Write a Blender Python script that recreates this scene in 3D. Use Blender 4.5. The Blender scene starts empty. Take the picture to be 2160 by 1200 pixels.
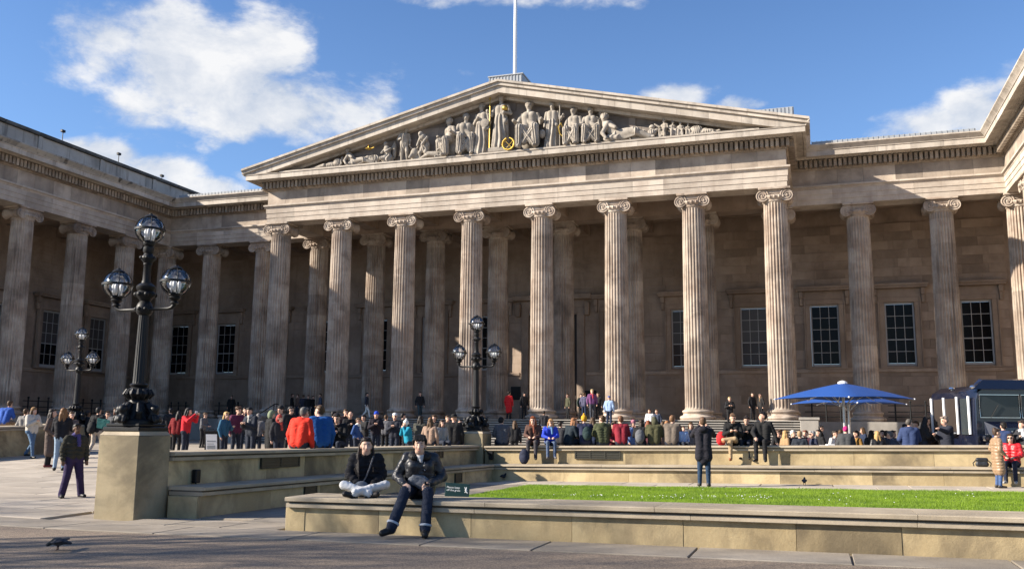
import bpy, math, random
import numpy as np
from mathutils import Vector, Matrix
random.seed(7); rng = np.random.default_rng(7)
R_ = math.radians
sc = bpy.context.scene
C = sc.collection
# ------------------------------------------------------------------ camera
EYE = 1.45
FPX, PITCH, YAW, ROLL = 1941.925, 0.15436991, 0.31951858, -0.00785757
_cy, _sy, _cp, _sp = math.cos(YAW), math.sin(YAW), math.cos(PITCH), math.sin(PITCH)
FWD = np.array([-_sy*_cp, _cy*_cp, _sp]); _r = np.array([_cy, _sy, 0.0]); _u = np.cross(_r, FWD)
RT = _r*math.cos(ROLL) - _u*math.sin(ROLL); UP = _r*math.sin(ROLL) + _u*math.cos(ROLL)
cam_d = bpy.data.cameras.new('camera'); cam = bpy.data.objects.new('camera', cam_d); C.objects.link(cam)
cam_d.sensor_width = 36; cam_d.sensor_fit = 'HORIZONTAL'; cam_d.lens = FPX/2160*36
cam_d.clip_start = 0.1; cam_d.clip_end = 3000
cam.matrix_world = Matrix(((RT[0], UP[0], -FWD[0], 0), (RT[1], UP[1], -FWD[1], 0), (RT[2], UP[2], -FWD[2], EYE), (0, 0, 0, 1)))
sc.camera = cam
def ray(u, v): return FWD*FPX + RT*(u-1080) - UP*(v-600)
# ------------------------------------------------------------------ light
SUN_AZ, SUN_DX = R_(63), 1.78           # sun from the left of the facade; metres sideways per metre of drop
SUN = np.array([SUN_DX, SUN_DX/math.tan(SUN_AZ), -1.0]); SUN /= np.linalg.norm(SUN)
EL = math.asin(-SUN[2])
sd = bpy.data.lights.new('sun', 'SUN'); so = bpy.data.objects.new('sun', sd); C.objects.link(so)
sd.energy = 5.0; sd.angle = R_(0.53); sd.color = (1.0, 0.90, 0.765)
so.rotation_euler = Vector(-SUN).to_track_quat('Z', 'Y').to_euler(); so.location = (-60, -30, 60)
SKY_STRENGTH, EXPOSURE = 0.051, 1.30
sc.view_settings.view_transform = 'Standard'; sc.view_settings.look = 'None'
sc.view_settings.exposure = EXPOSURE; sc.view_settings.gamma = 1; sc.view_settings.use_curve_mapping = False
world = bpy.data.worlds.new('World'); sc.world = world; world.use_nodes = True
class NT:
    """small helper to write node trees"""
    def __init__(s, tree): s.t = tree; s.L = tree.links
    def n(s, typ, **kw):
        nd = s.t.nodes.new(typ)
        for k, v in kw.items(): setattr(nd, k, v)
        return nd
    def put(s, sock, v):
        if isinstance(v, bpy.types.NodeSocket): s.L.new(v, sock)
        elif v is not None:
            if isinstance(v, (tuple, list)) and len(v) == 3 and sock.type == 'RGBA': v = (*v, 1)
            sock.default_value = v
    def math(s, op, a, b=None, c=None, clamp=False):
        nd = s.n('ShaderNodeMath', operation=op, use_clamp=clamp)
        for i, x in enumerate((a, b, c)):
            if x is not None: s.put(nd.inputs[i], x)
        return nd.outputs[0]
    def vmath(s, op, a, b=None):
        nd = s.n('ShaderNodeVectorMath', operation=op); s.put(nd.inputs[0], a)
        if b is not None: s.put(nd.inputs[3] if op == 'SCALE' else nd.inputs[1], b)
        return nd.outputs['Value'] if op in ('DOT_PRODUCT', 'LENGTH', 'DISTANCE') else nd.outputs[0]
    def mix(s, fac, a, b, blend='MIX'):
        nd = s.n('ShaderNodeMix', data_type='RGBA', blend_type=blend)
        s.put(nd.inputs[0], fac); s.put(nd.inputs[6], a); s.put(nd.inputs[7], b)
        return nd.outputs[2]
    def noise(s, vec, scale, detail=4, rough=.55, dist=0.0):
        nd = s.n('ShaderNodeTexNoise'); s.put(nd.inputs['Vector'], vec)
        nd.inputs['Scale'].default_value = scale; nd.inputs['Detail'].default_value = detail
        nd.inputs['Roughness'].default_value = rough; nd.inputs['Distortion'].default_value = dist
        return nd.outputs['Fac']
    def step(s, x, lo, hi):
        nd = s.n('ShaderNodeMapRange', interpolation_type='SMOOTHSTEP'); s.put(nd.inputs[0], x)
        nd.inputs[1].default_value = lo; nd.inputs[2].default_value = hi
        return nd.outputs[0]
def build_world():
    T = NT(world.node_tree)
    bg = world.node_tree.nodes['Background']
    sky = T.n('ShaderNodeTexSky', sky_type='NISHITA'); sky.sun_disc = False
    sky.sun_elevation = EL; sky.sun_rotation = math.atan2(-SUN[0], -SUN[1])
    sky.air_density = 1.0; sky.dust_density = 0.3; sky.ozone_density = 3.0
    d = T.n('ShaderNodeTexCoord').outputs['Generated']
    sep = T.n('ShaderNodeSeparateXYZ'); T.put(sep.inputs[0], d)
    az = T.math('ARCTAN2', sep.outputs[0], sep.outputs[1]); el = T.math('ARCSINE', sep.outputs[2])
    # cumulus banks: (pixel centre, pixel radii, weight), turned into directions of the sky
    banks = [(215,105,125,95,.9), (400,150,190,135,1.0), (555,95,100,90,.85), (330,215,120,70,.8), (480,235,160,75,.85), (640,240,175,75,.95), (735,240,105,55,.85),
             (610,40,140,60,.45), (210,325,130,36,.9), (330,360,120,42,.95), (430,392,90,26,.95), (340,295,100,26,.5), (530,370,60,40,.5), (835,145,40,24,.35),
             (1425,206,75,30,.95), (1555,226,62,22,.85), (1880,280,80,26,.7), (1960,258,130,42,.9), (2065,230,105,68,1.0), (2140,205,95,66,.85), (1120,2,270,30,.68), (900,0,130,26,.6), (1330,6,60,22,.5)]
    bias = None
    for (u, v, ru, rv, w) in banks:
        r0 = ray(u, v); r0 = r0/np.linalg.norm(r0)
        a0 = math.atan2(r0[0], r0[1]); e0 = math.asin(r0[2])
        r1 = ray(u+ru, v); r1 = r1/np.linalg.norm(r1); ra = abs(math.atan2(r1[0], r1[1])-a0)
        r2 = ray(u, v-rv); r2 = r2/np.linalg.norm(r2); re = abs(math.asin(r2[2])-e0)
        da = T.math('DIVIDE', T.math('SUBTRACT', az, a0), ra); de = T.math('DIVIDE', T.math('SUBTRACT', el, e0), re)
        q = T.math('ADD', T.math('MULTIPLY', da, da), T.math('MULTIPLY', de, de))
        g = T.math('MULTIPLY', T.math('EXPONENT', T.math('MULTIPLY', q, -0.75)), w)
        bias = g if bias is None else T.math('MAXIMUM', bias, g)
    sc1 = T.vmath('MULTIPLY', d, (1, 1, 1.7))
    # the rest of the sky: scattered clouds of the same kind
    far = T.math('MULTIPLY', T.step(T.noise(sc1, 2.3, 3), .56, .70), T.step(T.vmath('DOT_PRODUCT', d, tuple(float(x) for x in FWD)), .80, .62))
    bias = T.math('MAXIMUM', bias, T.math('MULTIPLY', far, .8))
    n1 = T.noise(sc1, 7.5, 9, .60, .25); n2 = T.noise(sc1, 22, 7, .6, .1)
    field = T.math('ADD', bias, T.math('ADD', T.math('MULTIPLY', T.math('SUBTRACT', n1, .5), 1.8), T.math('MULTIPLY', T.math('SUBTRACT', n2, .5), .60)))
    dens = T.step(field, .34, .80)
    sh1 = T.noise(T.vmath('ADD', sc1, (-.020, .0, .034)), 7.5, 6, .60, .25)
    lit = T.math('ADD', T.math('MULTIPLY', T.math('SUBTRACT', n1, sh1), 3.4), T.math('ADD', .52, T.math('MULTIPLY', T.math('SUBTRACT', n2, .5), .9)), clamp=True)
    blue = T.mix(1.0, sky.outputs[0], (0.99, 1.21, 1.50), 'MULTIPLY')
    cloud = T.mix(lit, (4.6, 5.15, 6.1), (7.9, 7.85, 7.8))
    haze = T.math('MULTIPLY', T.step(el, .55, .12),   .12)
    col = T.mix(haze, blue, (5.2, 7.4, 10.2))
    col = T.mix(T.math('MULTIPLY', dens, .93), col, cloud)
    T.put(bg.inputs[0], col); bg.inputs[1].default_value = SKY_STRENGTH
build_world()
# ------------------------------------------------------------------ materials
def base_mat(name):
    m = bpy.data.materials.new(name); m.use_nodes = True
    T = NT(m.node_tree); b = m.node_tree.nodes['Principled BSDF']
    return m, T, b
def plain(name, col, rough=.6, metal=0, spec=.4, var=.12, scale=9, bump=0.0, coat=0.0):
    m, T, b = base_mat(name)
    co = T.n('ShaderNodeTexCoord').outputs['Object']
    n = T.noise(co, scale, 4)
    dk = tuple(c*(1-var*1.6) for c in col); lt = tuple(min(1, c*(1+var)) for c in col)
    T.put(b.inputs['Base Color'], T.mix(n, dk, lt))
    b.inputs['Roughness'].default_value = rough; b.inputs['Metallic'].default_value = metal
    b.inputs['Specular IOR Level'].default_value = spec; b.inputs['Coat Weight'].default_value = coat
    if bump:
        bp = T.n('ShaderNodeBump'); bp.inputs['Strength'].default_value = bump; bp.inputs['Distance'].default_value = .01
        T.put(bp.inputs['Height'], T.noise(co, scale*4, 5)); T.put(b.inputs['Normal'], bp.outputs[0])
    return m
def stone(name, c1, c2, dirt, s=.9, streak=.5, dirt_amt=.6, tone=.22, bump=.25, drum=0.0, rough=.85, thr=.50):
    m, T, b = base_mat(name)
    oi = T.n('ShaderNodeObjectInfo'); rnd = oi.outputs['Random']
    co = T.vmath('ADD', T.n('ShaderNodeTexCoord').outputs['Object'], T.vmath('SCALE', T.n('ShaderNodeCombineXYZ').outputs[0], 1.0))
    off = T.n('ShaderNodeCombineXYZ'); T.put(off.inputs[0], T.math('MULTIPLY', rnd, 91.0)); T.put(off.inputs[1], T.math('MULTIPLY', rnd, 37.0)); T.put(off.inputs[2], T.math('MULTIPLY', rnd, 13.0))
    obj_co = T.n('ShaderNodeTexCoord').outputs['Object']
    co = T.vmath('ADD', obj_co, off.outputs[0])
    a = T.step(T.noise(co, s, 6, .62), .32, .68)
    col = T.mix(a, c1, c2)
    st = T.noise(T.vmath('MULTIPLY', co, (1, 1, .10)), 3.2*max(s, .6), 5, .6)
    st = T.math('MULTIPLY', T.step(st, .50, .72), streak)
    bl = T.math('MULTIPLY', T.step(T.noise(co, s*.55, 5, .65, .6), thr, thr+.22), dirt_amt)
    col = T.mix(T.math('MAXIMUM', st, bl), col, dirt)
    fine = T.noise(co, 38, 4, .7)
    col = T.mix(.32, col, T.mix(fine, (.25, .24, .22), (.82, .80, .78)), 'SOFT_LIGHT')
    tn = T.math('ADD', T.math('MULTIPLY', T.math('FRACT', T.math('MULTIPLY', rnd, 17.31)), tone), 1-tone*.55)
    if drum:
        sp = T.n('ShaderNodeSeparateXYZ'); T.put(sp.inputs[0], obj_co)
        wn = T.n('ShaderNodeTexWhiteNoise', noise_dimensions='2D'); cv = T.n('ShaderNodeCombineXYZ')
        T.put(cv.inputs[0], T.math('FLOOR', T.math('DIVIDE', sp.outputs[2], drum))); T.put(cv.inputs[1], T.math('MULTIPLY', rnd, 100)); T.put(wn.inputs['Vector'], cv.outputs[0])
        tn = T.math('MULTIPLY', tn, T.math('ADD', T.math('MULTIPLY', wn.outputs['Value'], .30), .84))
    tv = T.n('ShaderNodeCombineXYZ')
    for i in range(3): T.put(tv.inputs[i], tn)
    col = T.mix(1.0, col, tv.outputs[0], 'MULTIPLY')
    T.put(b.inputs['Base Color'], col)
    b.inputs['Roughness'].default_value = rough; b.inputs['Specular IOR Level'].default_value = .25
    if bump:
        bp = T.n('ShaderNodeBump'); bp.inputs['Strength'].default_value = bump; bp.inputs['Distance'].default_value = .02
        T.put(bp.inputs['Height'], T.math('ADD', T.noise(co, 9, 6, .7), T.math('MULTIPLY', fine, .5))); T.put(b.inputs['Normal'], bp.outputs[0])
    return m
M = {}
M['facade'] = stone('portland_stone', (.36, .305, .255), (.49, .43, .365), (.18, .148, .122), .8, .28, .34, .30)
M['cornice'] = stone('weathered_cornice_stone', (.36, .315, .265), (.48, .43, .37), (.13, .115, .10), .7, .55, .45, .22)
M['column'] = stone('column_stone', (.285, .222, .175), (.46, .395, .33), (.118, .092, .075), .75, .75, .65, .16, .3, drum=1.55)
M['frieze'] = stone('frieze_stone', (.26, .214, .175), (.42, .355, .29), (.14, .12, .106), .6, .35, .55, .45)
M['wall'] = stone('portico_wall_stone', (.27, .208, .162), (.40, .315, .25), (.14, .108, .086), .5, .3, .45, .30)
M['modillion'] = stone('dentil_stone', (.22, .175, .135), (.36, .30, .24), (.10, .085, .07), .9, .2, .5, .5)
M['attic'] = stone('sooty_attic_stone', (.33, .305, .275), (.45, .42, .38), (.08, .072, .066), .5, .7, .4, .25)
M['sooty'] = stone('soot_streaked_cornice', (.30, .275, .24), (.42, .39, .34), (.035, .033, .03), .35, .9, .95, .2)
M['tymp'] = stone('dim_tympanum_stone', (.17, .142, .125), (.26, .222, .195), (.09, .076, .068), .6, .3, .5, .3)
M['riser'] = stone('shade_toned_riser_stone', (.075, .07, .065), (.12, .112, .102), (.04, .038, .035), .8, 0, .5, .1)  # riser dirt plus the shade lines under the treads, put into the colour
M['blind'] = plain('window_blind', (.085, .08, .078), .35, 0, .3)
M['blind_low'] = plain('warm_room_glass', (.045, .026, .018), .25, 0, .3)
M['soot'] = stone('soot_black_coping', (.06, .058, .055), (.12, .115, .105), (.03, .03, .03), .8, .3, .4, .3)
M['statue'] = stone('carved_marble', (.255, .225, .19), (.365, .33, .285), (.085, .074, .062), 1.6, .45, .6, .12)
M['sand'] = stone('yellow_sandstone', (.33, .255, .142), (.50, .40, .235), (.125, .10, .066), .80, .40, .85, .30, .35, thr=.45)
M['coping'] = stone('grey_sandstone_coping', (.29, .243, .178), (.40, .34, .255), (.165, .142, .11), 1.0, .1, .45, .16, .2)
M['pier'] = stone('pier_sandstone', (.215, .175, .108), (.33, .275, .178), (.10, .085, .06), .9, .35, .8, .12, .2, thr=.45)
M['paving'] = stone('york_paving', (.30, .262, .218), (.42, .372, .312), (.19, .168, .142), .7, .0, .45, .20, .25)
M['step'] = stone('step_stone', (.235, .22, .20), (.33, .31, .28), (.13, .122, .112), .8, .0, .4, .15)
M['slab'] = stone('dark_york_slab', (.19, .165, .135), (.275, .242, .20), (.11, .098, .082), .8, .0, .5, .22, .25)
M['joint'] = plain('mortar_joint', (.10, .085, .065), .9, var=.2)
M['iron'] = plain('black_painted_iron', (.0065, .007, .0085), .50, 0, .28, .25, 12, .15)
M['gold'] = plain('gilding', (.46, .31, .075), .45, 1.0, .5, .1)
M['lead'] = plain('lead_roof', (.30, .32, .34), .6, .0, .4, .2, 4)
M['sash'] = plain('sash_paint', (.42, .42, .42), .5)
M['pane'] = plain('window_glass', (.008, .008, .009), .2, 0, .10, .3, 2)
M['door'] = plain('dark_door', (.03, .022, .018), .5)
M['white'] = plain('white_paint', (.78, .78, .78), .4)
def gravel_mat():
    m, T, b = base_mat('resin_gravel')
    co = T.n('ShaderNodeTexCoord').outputs['Object']
    v = T.n('ShaderNodeTexVoronoi'); T.put(v.inputs['Vector'], co); v.inputs['Scale'].default_value = 85
    hs = T.n('ShaderNodeSeparateColor'); T.put(hs.inputs[0], v.outputs['Color'])
    ramp = T.mix(T.step(hs.outputs[0], .15, .95), (.105, .079, .056), (.275, .212, .152))
    ramp = T.mix(T.math('MULTIPLY', T.step(T.noise(co, .5, 5), .45, .7), .35), ramp, (.10, .074, .058))
    big = T.noise(co, 9, 5, .7)
    ramp = T.mix(.3, ramp, T.mix(big, (.2, .2, .2), (.8, .8, .8)), 'SOFT_LIGHT')
    T.put(b.inputs['Base Color'], ramp); b.inputs['Roughness'].default_value = .8
    bp = T.n('ShaderNodeBump'); bp.inputs['Strength'].default_value = .4; bp.inputs['Distance'].default_value = .006
    T.put(bp.inputs['Height'], v.outputs['Distance']); T.put(b.inputs['Normal'], bp.outputs[0])
    return m
M['gravel'] = gravel_mat()
def grass_mat():
    m, T, b = base_mat('grass_blades')
    geo = T.n('ShaderNodeNewGeometry'); co = geo.outputs['Position']
    a = T.noise(co, .9, 4); c = T.noise(co, 14, 3)
    rnd = geo.outputs['Random Per Island']
    col = T.mix(T.step(a, .35, .65), (.085, .165, .010), (.19, .295, .022))
    col = T.mix(T.math('MULTIPLY', rnd, .55), col, (.27, .375, .05))
    col = T.mix(T.math('MULTIPLY', T.step(c, .55, .75), .5), col, (.075, .17, .008))
    T.put(b.inputs['Base Color'], col); b.inputs['Roughness'].default_value = .5; b.inputs['Specular IOR Level'].default_value = .25
    tr = T.n('ShaderNodeBsdfTranslucent'); T.put(tr.inputs[0], T.mix(1.0, col, (1.6, 1.7, .8), 'MULTIPLY'))
    mx = T.n('ShaderNodeMixShader'); mx.inputs[0].default_value = .35
    T.L.new(b.outputs[0], mx.inputs[1]); T.L.new(tr.outputs[0], mx.inputs[2])
    T.L.new(mx.outputs[0], m.node_tree.nodes['Material Output'].inputs[0])
    return m
M['grass'] = grass_mat()
M['soil'] = plain('lawn_soil', (.05, .09, .015), .9, var=.3)
def glass_globe():
    m, T, b = base_mat('globe_glass')
    b.inputs['Base Color'].default_value = (.92, .95, .97, 1); b.inputs['Roughness'].default_value = .03
    b.inputs['IOR'].default_value = 1.2
    g = T.n('ShaderNodeBsdfTransparent'); g.inputs[0].default_value = (.92, .94, .96, 1)
    mx = T.n('ShaderNodeMixShader')
    fr = T.n('ShaderNodeFresnel'); fr.inputs[0].default_value = 1.5
    T.L.new(T.math('ADD', T.math('MULTIPLY', fr.outputs[0], 1.2), .10, clamp=True), mx.inputs[0])
    gl = T.n('ShaderNodeBsdfGlossy'); gl.inputs['Roughness'].default_value = .05
    T.L.new(g.outputs[0], mx.inputs[1]); T.L.new(gl.outputs[0], mx.inputs[2])
    T.L.new(mx.outputs[0], m.node_tree.nodes['Material Output'].inputs[0])
    return m
M['globe'] = glass_globe()
def wrinkled(name, col, rough, spec):
    m, T, b = base_mat(name)
    co = T.n('ShaderNodeTexCoord').outputs['Object']
    dk = tuple(c*.78 for c in col); lt = tuple(min(1, c*1.12+.004) for c in col)
    T.put(b.inputs['Base Color'], T.mix(T.noise(co, 7, 4), dk, lt))
    b.inputs['Roughness'].default_value = rough; b.inputs['Specular IOR Level'].default_value = spec
    w = T.noise(T.vmath('MULTIPLY', co, (1, 1, 2.0)), 5.0, 2, .5, 1.0); f = T.noise(co, 60, 3)
    bp = T.n('ShaderNodeBump'); bp.inputs['Strength'].default_value = .8; bp.inputs['Distance'].default_value = .032
    T.put(bp.inputs['Height'], T.math('ADD', w, T.math('MULTIPLY', f, .05))); T.put(b.inputs['Normal'], bp.outputs[0])
    return m
_cc = {}
def cloth(col, kind='cloth'):
    key = (tuple(round(c, 3) for c in col), kind)
    if key not in _cc:
        r = {'cloth': .85, 'shiny': .42, 'skin': .5, 'hair': .55, 'shoe': .45}[kind]
        _cc[key] = wrinkled(kind + '_fabric', col, r, .45 if kind == 'shiny' else .2) if kind in ('cloth', 'shiny') else plain(kind + '_fabric' if kind in ('cloth', 'shiny') else kind + '_surface', col, r, 0, .5 if kind == 'shiny' else .25, .16, 14, .25 if kind in ('cloth', 'hair') else .1)
    return _cc[key]
SKIN = {'fair': (.56, .34, .25), 'tan': (.45, .26, .17), 'brown': (.12, .065, .04), 'pale': (.56, .36, .265)}
# ------------------------------------------------------------------ mesh builder
class MB:
    def __init__(s): s.v = []; s.f = []; s.m = []; s.n = 0
    def add(s, vs, fs, mat=0):
        o = s.n; s.v += [tuple(float(c) for c in p) for p in vs]; s.n += len(vs)
        s.f += [tuple(i+o for i in f) for f in fs]; s.m += [mat]*len(fs); return s
    def box(s, lo, hi, mat=0):
        x0, y0, z0 = lo; x1, y1, z1 = hi
        return s.add([(x0,y0,z0),(x1,y0,z0),(x1,y1,z0),(x0,y1,z0),(x0,y0,z1),(x1,y0,z1),(x1,y1,z1),(x0,y1,z1)],
                     [(0,3,2,1),(4,5,6,7),(0,1,5,4),(1,2,6,5),(2,3,7,6),(3,0,4,7)], mat)
    def cbox(s, lo, hi, b=.01, mat=0):
        """box with chamfered edges"""
        vs = []; idx = {}
        for cx in (0, 1):
            for cy in (0, 1):
                for cz in (0, 1):
                    c = [(lo, hi)[k][i] for i, k in enumerate((cx, cy, cz))]; sg = [(1, -1)[k] for k in (cx, cy, cz)]
                    for ax in range(3):
                        p = [c[i] + (0 if i == ax else sg[i]*b) for i in range(3)]
                        idx[(cx, cy, cz, ax)] = len(vs); vs.append(p)
        fs = []
        for ax in range(3):
            o1, o2 = [(1, 2), (2, 0), (0, 1)][ax]
            for k in (0, 1):
                q = []
                for (a, c) in ((0, 0), (1, 0), (1, 1), (0, 1)):
                    key = [0, 0, 0]; key[ax] = k; key[o1] = a; key[o2] = c; q.append(idx[(*key, ax)])
                fs.append(tuple(q if k else q[::-1]))
        for ax in range(3):                     # edges parallel to ax
            o1, o2 = [(1, 2), (2, 0), (0, 1)][ax]
            for a in (0, 1):
                for c in (0, 1):
                    k0 = [0]*3; k0[o1] = a; k0[o2] = c; k1 = list(k0); k1[ax] = 1
                    q = [idx[(*k0, o1)], idx[(*k0, o2)], idx[(*k1, o2)], idx[(*k1, o1)]]
                    fs.append(tuple(q))
        for cx in (0, 1):
            for cy in (0, 1):
                for cz in (0, 1):
                    fs.append(tuple(idx[(cx, cy, cz, a)] for a in range(3)))
        # orient outward from the centre
        ctr = [(lo[i]+hi[i])/2 for i in range(3)]; out = []
        for f in fs:
            p = [Vector(vs[i]) for i in f]; nrm = (p[1]-p[0]).cross(p[2]-p[0]); mid = sum(p, Vector())/len(p) - Vector(ctr)
            out.append(f if nrm.dot(mid) > 0 else f[::-1])
        return s.add(vs, out, mat)
    def lathe(s, prof, n=24, c=(0, 0, 0), mat=0, axis='z', caps=True):
        vs = []; fs = []
        for (r, z) in prof:
            for k in range(n):
                a = 2*math.pi*k/n; x, y = r*math.cos(a), r*math.sin(a)
                p = (x, y, z) if axis == 'z' else ((x, -z, y) if axis == 'y' else (z, x, y))
                vs.append((p[0]+c[0], p[1]+c[1], p[2]+c[2]))
        for i in range(len(prof)-1):
            for k in range(n):
                k2 = (k+1) % n; fs.append((i*n+k, i*n+k2, (i+1)*n+k2, (i+1)*n+k))
        if caps: fs.append(tuple(range(n))[::-1]); fs.append(tuple((len(prof)-1)*n+k for k in range(n)))
        return s.add(vs, fs, mat)
    def tube(s, pts, r, n=8, mat=0, caps=True, closed=False):
        pts = [Vector(p) for p in pts]; m = len(pts)
        rs = r if isinstance(r, (list, tuple)) else [r]*m
        vs = []; fs = []; ref = None
        for i, p in enumerate(pts):
            a = pts[(i-1) % m] if (closed or i > 0) else p; b_ = pts[(i+1) % m] if (closed or i < m-1) else p
            t = (b_-a).normalized()
            if ref is None:
                ref = Vector((0, 0, 1)) if abs(t.z) < .9 else Vector((1, 0, 0))
            x = (ref - t*ref.dot(t))
            if x.length < 1e-5: x = t.orthogonal()
            x.normalize(); y = t.cross(x); ref = x
            for k in range(n):
                an = 2*math.pi*k/n; vs.append(p + (x*math.cos(an) + y*math.sin(an))*rs[i])
        for i in range(m if closed else m-1):
            j = (i+1) % m
            for k in range(n):
                k2 = (k+1) % n; fs.append((i*n+k, i*n+k2, j*n+k2, j*n+k))
        if caps and not closed: fs.append(tuple(range(n))[::-1]); fs.append(tuple((m-1)*n+k for k in range(n)))
        return s.add(vs, fs, mat)
    def sphere(s, c, r, n=12, m=8, mat=0):
        rx, ry, rz = r if isinstance(r, (tuple, list)) else (r, r, r)
        vs = [(c[0], c[1], c[2]-rz)]; fs = []
        for i in range(1, m):
            t = -math.pi/2 + math.pi*i/m
            for k in range(n):
                a = 2*math.pi*k/n; vs.append((c[0]+rx*math.cos(t)*math.cos(a), c[1]+ry*math.cos(t)*math.sin(a), c[2]+rz*math.sin(t)))
        vs.append((c[0], c[1], c[2]+rz)); e = len(vs)-1
        for k in range(n): fs.append((0, 1+(k+1) % n, 1+k)); fs.append((e, e-n+k, e-n+(k+1) % n))
        for i in range(m-2):
            for k in range(n):
                k2 = (k+1) % n; fs.append((1+i*n+k, 1+i*n+k2, 1+(i+1)*n+k2, 1+(i+1)*n+k))
        return s.add(vs, fs, mat)
    def extrude(s, poly, z0, z1, fn=lambda x, y, z: (x, y, z), mat=0):
        n = len(poly); vs = [fn(x, y, z0) for x, y in poly] + [fn(x, y, z1) for x, y in poly]
        fs = [tuple(range(n))[::-1], tuple(range(n, 2*n))] + [(i, (i+1) % n, (i+1) % n + n, i+n) for i in range(n)]
        return s.add(vs, fs, mat)
    def mesh(s, name, mats, smooth=None):
        me = bpy.data.meshes.new(name); me.from_pydata(s.v, [], s.f)
        for m in mats: me.materials.append(m)
        if len(mats) > 1: me.polygons.foreach_set('material_index', s.m)
        if smooth is not None:
            me.polygons.foreach_set('use_smooth', [True]*len(s.f))
            me.update(); me.set_sharp_from_angle(angle=R_(smooth))
        me.update(); return me
def link(name, data, parent=None, loc=(0, 0, 0), rot=(0, 0, 0)):
    o = bpy.data.objects.new(name, data); C.objects.link(o)
    o.location = loc; o.rotation_euler = rot
    if parent: o.parent = parent
    return o
def obj(name, mb, mats, parent=None, loc=(0, 0, 0), rot=(0, 0, 0), smooth=None, fix=False):
    if not isinstance(mats, (list, tuple)): mats = [mats]
    me = mb.mesh(name, mats, smooth)
    if fix:
        import bmesh
        bm = bmesh.new(); bm.from_mesh(me); bmesh.ops.recalc_face_normals(bm, faces=bm.faces); bm.to_mesh(me); bm.free()
    return link(name, me, parent, loc, rot)
def tag(o, label=None, cat=None, group=None, kind=None):
    for k, v in (('label', label), ('category', cat), ('group', group), ('kind', kind)):
        if v: o[k] = v
    return o
def thing(name, label, cat, loc=(0, 0, 0), rz=0, group=None):
    return tag(link(name, None, None, loc, (0, 0, rz)), label, cat, group)
def copy_tree(o, parent=None):
    c = o.copy(); C.objects.link(c)
    if parent: c.parent = parent
    for ch in list(o.children): copy_tree(ch, c)
    return c
def wp(u, v, z=None, Y=None, X=None):
    """where the sight line of a picture point meets a plane of the place"""
    d = ray(u, v)
    t = (z-EYE)/d[2] if z is not None else (Y/d[1] if Y is not None else X/d[0])
    return np.array([0, 0, EYE]) + d*t
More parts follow.
